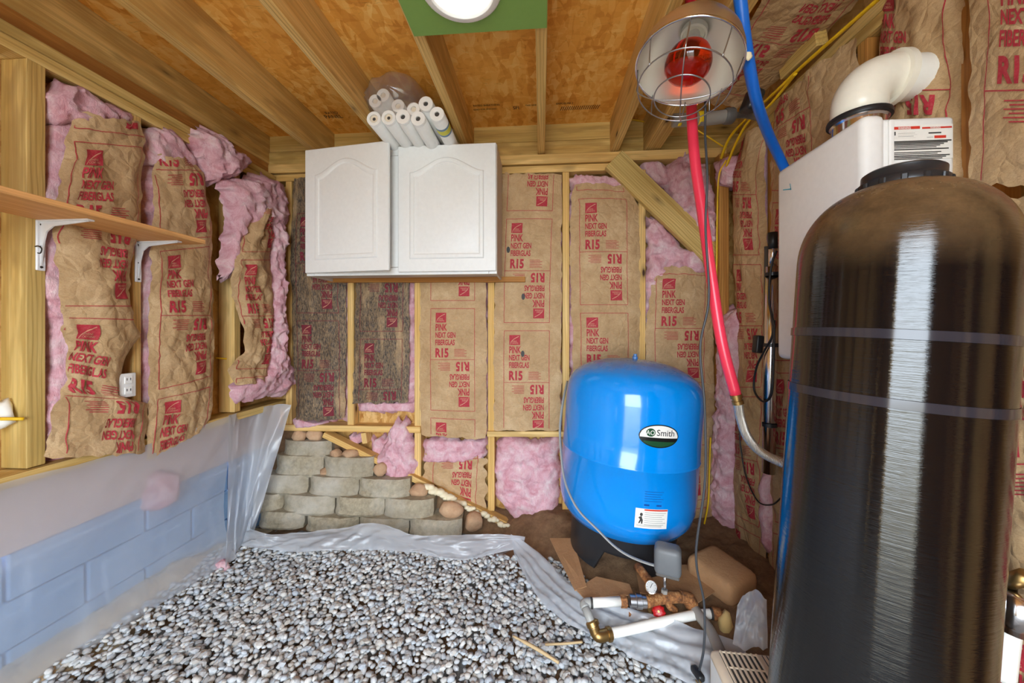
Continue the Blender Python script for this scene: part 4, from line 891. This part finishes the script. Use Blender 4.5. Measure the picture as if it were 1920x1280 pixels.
uv = thing('steel_lamp_tube', 'upright polished steel ultraviolet tube with black clamps and leads', 'water filter', PX(1441, 890, .93))
pt, pb = PX(1448, 500, .93), PX(1441, 886, .93)
tube('steel_tube', [pt, pb], .0235, 'chrome', uv, 20, 2); tube('narrow_tube', [PX(1449, 452, .93), pt], .014, 'chrome', uv, 16, 2)
tube('top_cap', [PX(1449, 436, .93), PX(1449, 466, .93)], .017, 'black_rubber', uv, 16, 2); tube('side_tube', [PX(1438, 462, .955), PX(1436, 880, .955)], .010, 'pipe_dark', uv, 10, 2)
for py in (514, 645, 795):
    k = (py - 500) / 386; c = pt + (pb - pt) * k; lathe('clamp', [(.0245, -.007), (.0265, -.007), (.0265, .007), (.0245, .007)], 'black_plastic', uv, axis_m(c, (0, 0, 1)), 20, caps=False)
tube('lead', [PX(1456, 470, .915), PX(1446, 500, .90), PX(1442, 560, .90), PX(1450, 620, .90), PX(1432, 660, .90), PX(1418, 690, .9), PX(1414, 730, .9), PX(1430, 752, .9), PX(1446, 740, .9), PX(1450, 690, .9), PX(1452, 600, .895)], .0042, 'cord_black', uv, 8)
b_ = box('power_adapter', PX(1421, 645, .92), (.03, .034, .075), 'black_plastic', uv, (0, .1, .1), .006, 2)
tag(tube('control_lead', [PX(1384, 770, .93), PX(1388, 830, .93), PX(1398, 890, .93), PX(1420, 938, .93), PX(1446, 946, .92), PX(1466, 932, .9)], .003, 'cord_black', None, 8), 'thin black lead drooping below the steel tube', 'cord')
tag(tube('control_lead', [PX(1350, 655, .95), PX(1352, 700, .95), PX(1366, 730, .95), PX(1384, 770, .93)], .003, 'cord_black', None, 8), 'thin black lead beside the red pipe fitting', 'cord')

# ================================================================== WATER HEATER
wh = thing('water_heater', 'white wall-mounted tankless water heater with warning sticker', 'water heater', (.9, 1.13, 1.005))
box2('body', (.83, .972, 1.012), (1.0, 1.285, 1.618), 'heater_white', wh, .012, 3)
box2('front_cover', (.782, .962, 1.003), (.838, 1.296, 1.626), 'heater_white', wh, .018, 3)
box2('edge_channel', (.846, .966, 1.02), (.858, .974, 1.612), 'heater_white', wh, .003)
st = box2('warning_sticker', tuple(PY(1668, 300, .9705)), tuple(PY(1786, 232, .9715)), 'sticker_white', wh, 0)
def stk(x0, y0, x1, y1, m_, dy=.9700, nm='sticker_print'):
    a, b = PY(x0, y1, dy), PY(x1, y0, dy); mk(nm, [(a[0], dy, a[2]), (b[0], dy, a[2]), (b[0], dy, b[2]), (a[0], dy, b[2])], [(0, 1, 2, 3)], m_, st)
stk(1669, 236, 1725, 243.5, 'sticker_red'); stk(1729, 236, 1785, 241.5, 'sticker_red')
for k in range(5): stk(1684 if k < 4 else 1672, 246 + k * 2.9, 1723 - (k * 7) % 11, 247.6 + k * 2.9, 'ink')
for k in range(12):
    if k != 6: stk(1671, 263.5 + k * 3.0, 1784 - (k * 37) % 30, 265.1 + k * 3.0, 'ink')
stk(1741, 247, 1765, 250.5, 'ink'); stk(1752, 253, 1774, 259, 'sticker_red'); stk(1738, 256.5, 1750, 257.5, 'ink'); stk(1677, 247, 1679.5, 254, 'ink')
def stxt(s, x, y, h, m_='sticker_white'):
    V, T = text2d(s, .02, .75, 0); p = PY(x, y, .9695); mk('sticker_print', [(p[0] + a * h, .9695, p[2] + b * h) for a, b in V], [tuple(r_) for r_ in T], m_, st)
stxt('WARNING', 1684, 242.5, .0055); stxt('WARNING', 1744, 241, .0045)
for a, b in (((1468, 356), (1483, 354)), ((1481, 344), (1483, 356))):
    A, B = PX(*a, .7805), PX(*b, .7805); h = .0015; n_ = np.array([0, 0, h]) if a[0] != 1481 else np.array([0, h, 0])
    mk('tape_mark', [A - n_, B - n_, B + n_, A + n_], [(0, 1, 2, 3)], 'tape_blue', wh)
vp = thing('vent_elbow', 'white vent elbow turning from the heater top into the right wall', 'vent pipe', (.850, 1.06, 1.62))
vc = Vector((.850, 1.06, 0)); R = .059
lathe('collar', [(.056, 1.618), (.056, 1.648), (.061, 1.652), (.061, 1.659)], 'chrome', vp, Matrix.Translation(vc), 36)
lathe('gasket', [(.062, 1.655), (.067, 1.656), (.068, 1.663), (.066, 1.668), (.060, 1.668)], 'black_rubber', vp, Matrix.Translation(vc), 36)
path = [(vc.x, vc.y, 1.660), (vc.x, vc.y, 1.698)] + [(vc.x + .07 * (1 - math.cos(w)), vc.y, 1.698 + .07 * math.sin(w)) for w in np.linspace(.1, math.pi / 2, 10)]
path += [(.945, vc.y, 1.768)]; tube('elbow', path, R, 'pvc_cream', vp, 36, raw=True)
lathe('flange', [(R, 0), (R + .009, .002), (R + .009, .018), (R, .02)], 'pvc_cream', vp, axis_m((.925, vc.y, 1.768), (1, 0, 0)), 36)
lathe('pipe', [(R - .004, 0), (R - .004, .14)], 'pvc_white', vp, axis_m((.935, vc.y, 1.768), (1, 0, 0)), 36)

# ================================================================== BLACK RESIN TANK
lean = Matrix.Rotation(math.radians(3.8), 3, 'Y'); bt0 = Vector((.614, .782, .0))
bt = thing('resin_tank', 'tall glossy black fibreglass filter tank with round cap', 'tank', bt0, None, lean); mwb = Matrix.Translation(bt0) @ lean.to_4x4()
rt = .155; prof = [(.10, .0), (.14, .01), (.152, .03), (rt, .06)] + [(rt, z) for z in np.linspace(.1, 1.235, 20)] + [(rt * math.cos(w) ** .75, 1.235 + .15 * math.sin(w)) for w in np.linspace(.12, 1.25, 14)] + [(.05, 1.385)]
lathe('tank_body', prof, 'tank_black', bt, mwb, 96)
lathe('base_boot', [(.08, -.012), (.15, -.012), (.160, .0), (.160, .07), (.156, .08)], 'black_plastic', bt, mwb, 48)
cp = lathe('cap', [(.060, 1.362), (.066, 1.372), (.066, 1.388), (.063, 1.391), (.060, 1.394), (.060, 1.408), (.055, 1.412), (.0, 1.413)], 'black_plastic', bt, mwb, 48)
for k in range(14):
    w = 2 * math.pi * k / 14; box('grip_rib', mwb @ Vector((.0665 * math.cos(w), .0665 * math.sin(w), 1.380)), (.004, .010, .015), 'black_plastic', cp, (lean @ Matrix.Rotation(w, 3, 'Z')), .002)
for z in (1.088, .972):
    lathe('strap', [(rt + .0008, z - .0085), (rt + .0022, z - .008), (rt + .0022, z + .008), (rt + .0008, z + .0085)], 'strap_clear', bt, mwb, 96, caps=False)
# valve pipework behind the black tank, by the right wall
vv = thing('filter_valve', 'chrome and white valve pieces behind the black tank', 'valve', PX(1890, 1260, .93))
tube('valve_pipe', [PX(1880, 1270, .93), PX(1888, 1200, .93), PX(1898, 1120, .93)], .018, 'pvc_white', vv, 12); tube('brass_arm', [PX(1886, 1092, .92), PX(1925, 1080, .92)], .014, 'brass', vv, 12, 2)
tube('valve_body', [PX(1904, 1180, .91), PX(1905, 1112, .91)], .03, 'chrome', vv, 16, 2); tube('blue_sleeve', [PX(1878, 1092, .92), PX(1888, 1091, .92)], .015, 'pex_blue', vv, 12, 2)

# ================================================================== BLUE PRESSURE TANK
lb_ = Matrix.Rotation(math.radians(4.3), 3, 'Y'); b0 = Vector((.36, 1.716, .10))
pt_ = thing('pressure_tank', 'bright blue pressure tank leaning on a black stand', 'tank', b0, None, lb_); mwp = Matrix.Translation(b0) @ lb_.to_4x4(); rb = .295
lathe('tank_body', [(0, .115), (.12, .118), (.2, .135), (.25, .165), (.28, .205), (.292, .25), (rb, .30), (rb, .458), (rb + .003, .461), (rb + .003, .467), (rb, .470)] + [(rb, z) for z in (.55, .62, .70)] + [(.292, .735), (.282, .768), (.262, .797), (.228, .822), (.18, .843), (.12, .859), (.06, .866), (0, .868)], 'tank_blue', pt_, mwp, 96, 1.0)
lathe('air_valve', [(.012, .862), (.012, .878), (.008, .881), (.008, .89), (0, .891)], 'tank_blue', pt_, mwp, 14)
n = 72; V = []; Fc = []
for k in range(n):
    w = 2 * math.pi * k / n; f = (math.cos(w * 3 + 2.2)); z0 = 0.0 if f > -.25 else min(.085, .16 * (-.25 - f) ** .6 * 1.05)
    for r_, z_ in ((.235, .165), (.228, .10), (.226, z0 + .004), (.222, z0), (.205, z0), (.20, .165)): V.append((r_ * math.cos(w), r_ * math.sin(w), z_))
for k in range(n):
    for j in range(5): a_, b_ = k * 6 + j, ((k + 1) % n) * 6 + j; Fc.append((a_, a_ + 1, b_ + 1, b_))
o = mk('stand', V, Fc, 'black_plastic', pt_, True, mwp); o.data.set_sharp_from_angle(angle=.7)
inv = mwp.inverted()
def cyl(px, py, R=rb + .0012):
    o_ = inv @ Vector(EYE); d_ = (inv.to_3x3() @ Vector(ray(px, py))); A = d_.x ** 2 + d_.y ** 2; B = 2 * (o_.x * d_.x + o_.y * d_.y); C = o_.x ** 2 + o_.y ** 2 - R * R
    t = (-B - math.sqrt(max(B * B - 4 * A * C, 0))) / (2 * A); h = o_ + d_ * t; return math.atan2(h.y, h.x), h.z
def decal(nm, ph, z, V, T, mat, lift=.0012, parent=None):
    R_ = rb + lift; return mk(nm, [(R_ * math.cos(ph + a / R_), R_ * math.sin(ph + a / R_), z + b) for a, b in V], [tuple(r_) for r_ in T], mat, parent or pt_, True, mwp)
ph, z = cyl(1237, 818)
def ell(a_, b_, lo=0, hi=2 * math.pi, n=40):
    return np.array([(a_ * math.cos(w), b_ * math.sin(w)) for w in np.linspace(lo, hi, n)])
def strip(x0, x1, f0, f1, n=24): 
    xs = np.linspace(x0, x1, n); V = [(x, f0(x)) for x in xs] + [(x, f1(x)) for x in xs]; return np.array(V), [(i, i + 1, n + i + 1, n + i) for i in range(n - 1)]
el = lambda a_, b_: (lambda x: b_ * math.sqrt(max(0, 1 - (x / a_) ** 2)))
V, T = strip(-.0779, .0779, lambda x: -el(.078, .044)(x), el(.078, .044), 40); bd = decal('badge', ph, z, V, T, 'decal_black', .0012)
V, T = strip(-.0735, .0735, lambda x: min(-.006, el(.0738, .040)(x)), el(.0738, .040)); decal('badge_field', ph, z, V, T, 'sticker_white', .0018, bd)
V, T = strip(-.070, .070, lambda x: -el(.0738, .040)(x), lambda x: min(-.020, -0.02)); V[:, 1] = np.minimum(V[:, 1], -.016); decal('badge_band', ph, z, V, T, 'decal_green', .0018, bd)
V, T = text2d('Smith', .004, .95, .3); decal('badge_text', ph, z, V * .0235 + (-.012, .002), T, 'decal_black', .0024, bd)
decal('badge_roundel', ph, z, np.vstack([[(0, 0)], ell(.0175, .0155, n=28)]) + (-.0345, .0125), [(0, i, i + 1) for i in range(1, 28)], 'decal_green', .0024, bd)
V, T = text2d('AO', .004, .9, .3); decal('badge_text', ph, z, V * .017 + (-.052, .004), T, 'sticker_white', .0030, bd)
ph, z = cyl(1222, 973); V, T = quadgrid(-.062, -.037, .062, .037); lbl = decal('paper_label', ph, z, V, T, 'sticker_white', .0012)
V, T = quadgrid(-.030, .030, .061, .0355); decal('label_print', ph, z, V, T, 'sticker_red', .0018, lbl)
for k in range(7): V, T = quadgrid(-.028, .022 - k * .0075, .055 - (k * 17 % 5) * .004, .0238 - k * .0075); decal('label_print', ph, z, V, T, 'flat_cable', .0018, lbl)
for k in range(2): V, T = quadgrid(-.056, -.026 - k * .004, .04, -.0245 - k * .004); decal('label_print', ph, z, V, T, 'flat_cable', .0018, lbl)
V = np.array([(-.046, .006), (-.038, .008), (-.036, .0), (-.033, -.006), (-.034, -.02), (-.039, -.021), (-.040, -.010), (-.045, -.020), (-.049, -.019), (-.044, -.004), (-.050, .002)]); decal('label_print', ph, z, V, [tuple(range(len(V)))], 'ink', .0018, lbl)
decal('label_print', ph, z, ell(.0055, .0065, n=14) + (-.040, .0145), [tuple(range(13))], 'ink', .0018, lbl)
ph, z = cyl(1226, 936)
for k in range(5): V, T = quadgrid(-.035, .026 - k * .009, .038 - (k % 3) * .006, .0275 - k * .009); decal('stamped_text', ph, z, V, T, 'decal_blue', .0010)
for x in (-.035, .012): V, T = quadgrid(x, -.027, x + .02, -.021); decal('stamped_text', ph, z, V, T, 'decal_blue', .0010)

tag(tube('switch_cable', [PY(1240, 1062, 1.335), PY(1215, 1056, 1.34), PY(1180, 1042, 1.34), PY(1150, 1022, 1.355), PY(1118, 990, 1.385), PY(1088, 960, 1.425), PY(1070, 930, 1.47), PY(1058, 895, 1.53), PY(1052, 850, 1.60), PY(1050, 800, 1.68), PY(1056, 750, 1.76), PY(1064, 715, 1.85)], .0075, 'flat_cable', None, 10, 8, .45), 'flat grey cable running around the blue tank to the pressure switch', 'cable')

# ================================================================== PLUMBING IN FRONT OF THE TANK
pl_ = thing('pump_manifold', 'rusty brass tank manifold with pressure switch, gauge and red valve', 'plumbing', PZ(1245, 1130, .08))
zc = .135; A = PZ(1212, 1128, zc); B = PZ(1275, 1118, zc)
tube('manifold', [A, PZ(1235, 1122, zc), B], .019, 'rusty_iron', pl_, 14)
tube('rear_nipple', [PZ(1225, 1100, .18), PZ(1195, 1060, .2)], .016, 'rusty_iron', pl_, 12, 3)
sw = box('pressure_switch', PY(1252, 1048, 1.33), (.088, .065, .098), 'switch_grey', pl_, (.0, .0, -.35), .018, 3)
box('switch_base', PY(1252, 1072, 1.33), (.075, .06, .012), 'pipe_dark', sw, (0, 0, -.35), .003)
tube('switch_stem', [PY(1247, 1075, 1.33), PY(1246, 1108, 1.33)], .0055, 'chrome', pl_, 10, 2)
lathe('stem_nut', [(0, -.006), (.011, -.006), (.011, .006), (0, .006)], 'pipe_grey', pl_, axis_m(PY(1246, 1108, 1.33), (0, 0, 1)), 6)
gc = PY(1221, 1100, 1.30); gm = axis_m(gc, Vector(EYE - gc) + Vector((0, 0, .2)))
ga = lathe('gauge', [(0, -.02), (.018, -.02), (.0205, -.016), (.0205, .004), (.018, .005), (.0175, .002)], 'chrome', pl_, gm, 28, caps=False)
lathe('gauge_face', [(0, .0025), (.0178, .0025)], 'dial_white', ga, gm, 28)
tube('gauge_needle', [gm @ Vector((-.003, -.004, .0035)), gm @ Vector((.004, .011, .0035))], .0009, 'ink', ga, 5, 2)
for k in range(9):
    w = math.radians(-130 + k * 32); box('gauge_tick', gm @ Vector((.014 * math.sin(w), .014 * math.cos(w), .003)), (.0009, .0035, .0006), 'ink', ga, (gm.to_3x3() @ Matrix.Rotation(-w, 3, 'Z')), 0)
tube('gauge_stem', [gc + (0, .01, -.02), PZ(1216, 1122, zc)], .006, 'brass', pl_, 8, 2)
lathe('union', [(.016, 0), (.021, .002), (.021, .022), (.024, .024), (.024, .042), (.020, .044), (.020, .058), (.016, .06)], 'galv_wire', pl_, axis_m(PZ(1180, 1126, zc), A - PZ(1180, 1126, zc)), 18)
lathe('bushing', [(.015, 0), (.020, .001), (.020, .022), (.015, .023)], 'rusty_iron', pl_, axis_m(PZ(1163, 1127, zc), A - PZ(1163, 1127, zc)), 6)
vk = tube('valve_outlet', [PZ(1222, 1128, zc), PZ(1218, 1138, .11), PZ(1220, 1146, .09)], .011, 'brass', pl_, 10)
kn = PZ(1235, 1146, .10); km = axis_m(kn, Vector(EYE - kn)); V = []; Fc = []; n = 40
for (r_, z_) in ((.0, .010), (.010, .010), (.020, .007), (.0225, 0), (.0, -.006)):
    for k in range(n): w = 2 * math.pi * k / n; q_ = r_ * (1 + (.10 * math.cos(8 * w) if r_ > .015 else 0)); V.append((q_ * math.cos(w), q_ * math.sin(w), z_))
Fc = [(i * n + k, i * n + (k + 1) % n, (i + 1) * n + (k + 1) % n, (i + 1) * n + k) for i in range(4) for k in range(n)]
hw_ = mk('valve_handwheel', V, Fc, 'valve_red', pl_, True, km); lathe('handwheel_nut', [(0, .014), (.004, .014), (.004, .008)], 'brass', hw_, km, 6)
tube('side_valve', [PZ(1250, 1122, zc), PZ(1256, 1136, .11), PZ(1266, 1144, .09)], .013, 'rusty_iron', pl_, 10)
tube('taped_elbow', [B, PZ(1290, 1122, .125), PZ(1298, 1136, .10)], [.02] * 8 + [.024] * 8 + [.02], 'rusty_iron', pl_, 14)
tag(tube('drain_pipe', [PZ(1296, 1134, .10), PZ(1330, 1180, .09), PZ(1352, 1226, .085), PZ(1370, 1262, .08)], .018, 'pipe_grey', None, 12), 'grey drain pipe slanting from the manifold to the beige appliance', 'pipe')
tag(tube('rusty_pipe', [PZ(1178, 1150, .075), PZ(1205, 1155, .07), PZ(1228, 1156, .07)], .012, 'rusty_iron', None, 10), 'short rusty pipe lying below the red valve', 'pipe')
wp = thing('white_water_pipe', 'white plastic water line bending through a brass elbow over the plastic sheet', 'pipe', PZ(1125, 1195, .03))
e1 = PZ(1100, 1130, zc); e2 = PZ(1122, 1190, .07)
tube('upper_run', [PZ(1104, 1130, zc), PZ(1164, 1127, zc)], .0155, 'pvc_white', wp, 14, 2); tube('corner_elbow', [PZ(1108, 1130, zc), PZ(1101, 1130, zc), PZ(1096, 1133, .132), PZ(1098, 1140, .128)], .0165, 'flat_cable', wp, 14)
lathe('clamp_ring', [(.0165, 0), (.0178, .001), (.0178, .007), (.0165, .008)], 'ink', wp, axis_m(PZ(1107, 1130, zc), (1, 0, 0)), 18, caps=False)
tube('drop_run', [PZ(1097, 1138, .13), PZ(1114, 1178, .085)], .014, 'flat_cable', wp, 14, 2)
tube('brass_elbow', [PZ(1112, 1172, .09), PZ(1117, 1186, .07), PZ(1124, 1192, .065), PZ(1142, 1188, .065)], .0185, 'brass', wp, 14)
for p, q_ in ((PZ(1113, 1174, .088), PZ(1110, 1166, .098)), (PZ(1138, 1189, .065), PZ(1148, 1187, .065))): lathe('compression_nut', [(.014, 0), (.0225, .001), (.0225, .014), (.017, .018)], 'brass', wp, axis_m(p, q_ - p), 8)
tube('lower_run', [PZ(1140, 1188, .065), PZ(1180, 1180, .07), PZ(1240, 1166, .085), PZ(1300, 1153, .09), PZ(1336, 1150, .09)], .0155, 'pvc_white', wp, 14)
lathe('clamp_ring', [(.0165, 0), (.018, .001), (.018, .008), (.0165, .009)], 'ink', wp, axis_m(PZ(1331, 1150, .09), (1, 0, 0)), 18, caps=False)
tube('end_fitting', [PZ(1336, 1150, .09), PZ(1352, 1152, .09)], .021, 'rusty_iron', wp, 12, 3)
c = PZ(1360, 1165, .085); d = I2V * (1 + .25 * fbm(I2V[:, 0] * 2.5, I2V[:, 1] * 2.5, I2V[:, 2] * 2.5, 15, 3))[:, None]
tag(mk('foam_lump', d * (.026, .024, .055) + (c[0], c[1], c[2] - .02), I2T, 'burlap', None, True), 'yellowed foam lump around the end of the white pipe', 'foam')

# ================================================================== CARDBOARD, APPLIANCE, STICKS
def sheet(nm, pts, mat, label, thk=.004):
    P = np.array(pts); n_ = np.cross(P[1] - P[0], P[2] - P[0]); n_ = n_ / np.linalg.norm(n_) * thk; n = len(P); V = np.vstack([P, P - n_])
    return tag(mk(nm, V, [tuple(range(n)), tuple(range(2 * n - 1, n - 1, -1))] + [(i, i + n, (i + 1) % n + n, (i + 1) % n) for i in range(n)], mat), label, 'cardboard', 'flattened cardboard under the tank')
sheet('cardboard', [PZ(1031, 1010, .11), PZ(1074, 1010, .12), PZ(1100, 1100, .115), PZ(1078, 1108, .10)], 'cardboard', 'tan cardboard sheet between the plastic and the tank stand')
sheet('cardboard', [PZ(1080, 1106, .105), PZ(1118, 1082, .112), PZ(1180, 1096, .112), PZ(1188, 1116, .105), PZ(1095, 1122, .10)], 'cardboard', 'cardboard flap under the front of the black stand')
sheet('cardboard', [PZ(1190, 1060, .11), PZ(1290, 1060, .11), PZ(1340, 1110, .11), PZ(1310, 1130, .108), PZ(1200, 1112, .108)], 'cardboard', 'cardboard piece behind the pressure switch')
bx_ = box('paver', PZ(1346, 1082, .13) + (.02, .02, .0), (.17, .20, .10), 'cardboard', None, (.1, -.08, .5), .03, 3); tag(bx_, 'worn brown block standing behind the grey cord', 'block')
ap = thing('room_appliance', 'beige plastic heater with a slotted grille, beside the black tank', 'heater', PZ(1360, 1290, .0))
c0 = PZ(1328, 1209, .15); yaw = math.radians(-3); Rz = Matrix.Rotation(yaw, 3, 'Z'); w_, d_, h_ = .26, .185, .15
ctr = Vector(c0) + Rz @ Vector((w_ / 2, -d_ / 2, 0)); ctr.z = h_ / 2
am = Matrix.Translation(ctr) @ Rz.to_4x4()
bm = bmesh.new(); bmbox(bm, (w_, d_, h_ - .006), None, .018, 3); bmo('casing', bm, 'appliance_beige', ap, True, am)
V = [(-w_ / 2 - .0008, -d_ / 2 + .02, -h_ / 2 + .03), (-w_ / 2 - .0008, d_ / 2 - .02, -h_ / 2 + .03), (-w_ / 2 - .0008, d_ / 2 - .02, h_ / 2 - .02), (-w_ / 2 - .0008, -d_ / 2 + .02, h_ / 2 - .02)]
mk('side_panel', V, [(0, 1, 2, 3)], 'white_paint', ap, False, am)
gr_ = box('grille_recess', am @ Vector((-w_ / 2 + .075, 0, h_ / 2 - .0015)), (.105, d_ - .04, .004), 'dark_hole', ap, Rz, .0)
for k in range(8): box('grille_slat', am @ Vector((-w_ / 2 + .026 + k * .014, 0, h_ / 2 + .0015)), (.006, d_ - .036, .006), 'appliance_beige', gr_, Rz, .001)
for k in range(3): box('grille_bar', am @ Vector((-w_ / 2 + .075, d_ / 2 - .022 - k * .05, h_ / 2 + .0012)), (.105, .004, .006), 'appliance_beige', gr_, Rz, .001)
for k in range(3): box('top_groove', am @ Vector((-w_ / 2 + .142 + k * .012, 0, h_ / 2 - .002)), (.002, d_ - .03, .002), 'pipe_dark', ap, Rz, 0)
tag(tube('wood_stick', [PZ(962, 1192, .03), PZ(1005, 1215, .035), PZ(1048, 1242, .03)], [.004] * 4 + [.006] * 9 + [.005] * 4, 'twig', None, 6, 8), 'thin pale stick slanting across the gravel', 'stick', 'sticks on the gravel')
tag(tube('wood_stick', [PZ(1022, 1208, .025), PZ(1060, 1206, .03), PZ(1092, 1203, .03)], .004, 'twig', None, 6, 8), 'short pale stick on the gravel near the brass elbow', 'stick', 'sticks on the gravel')
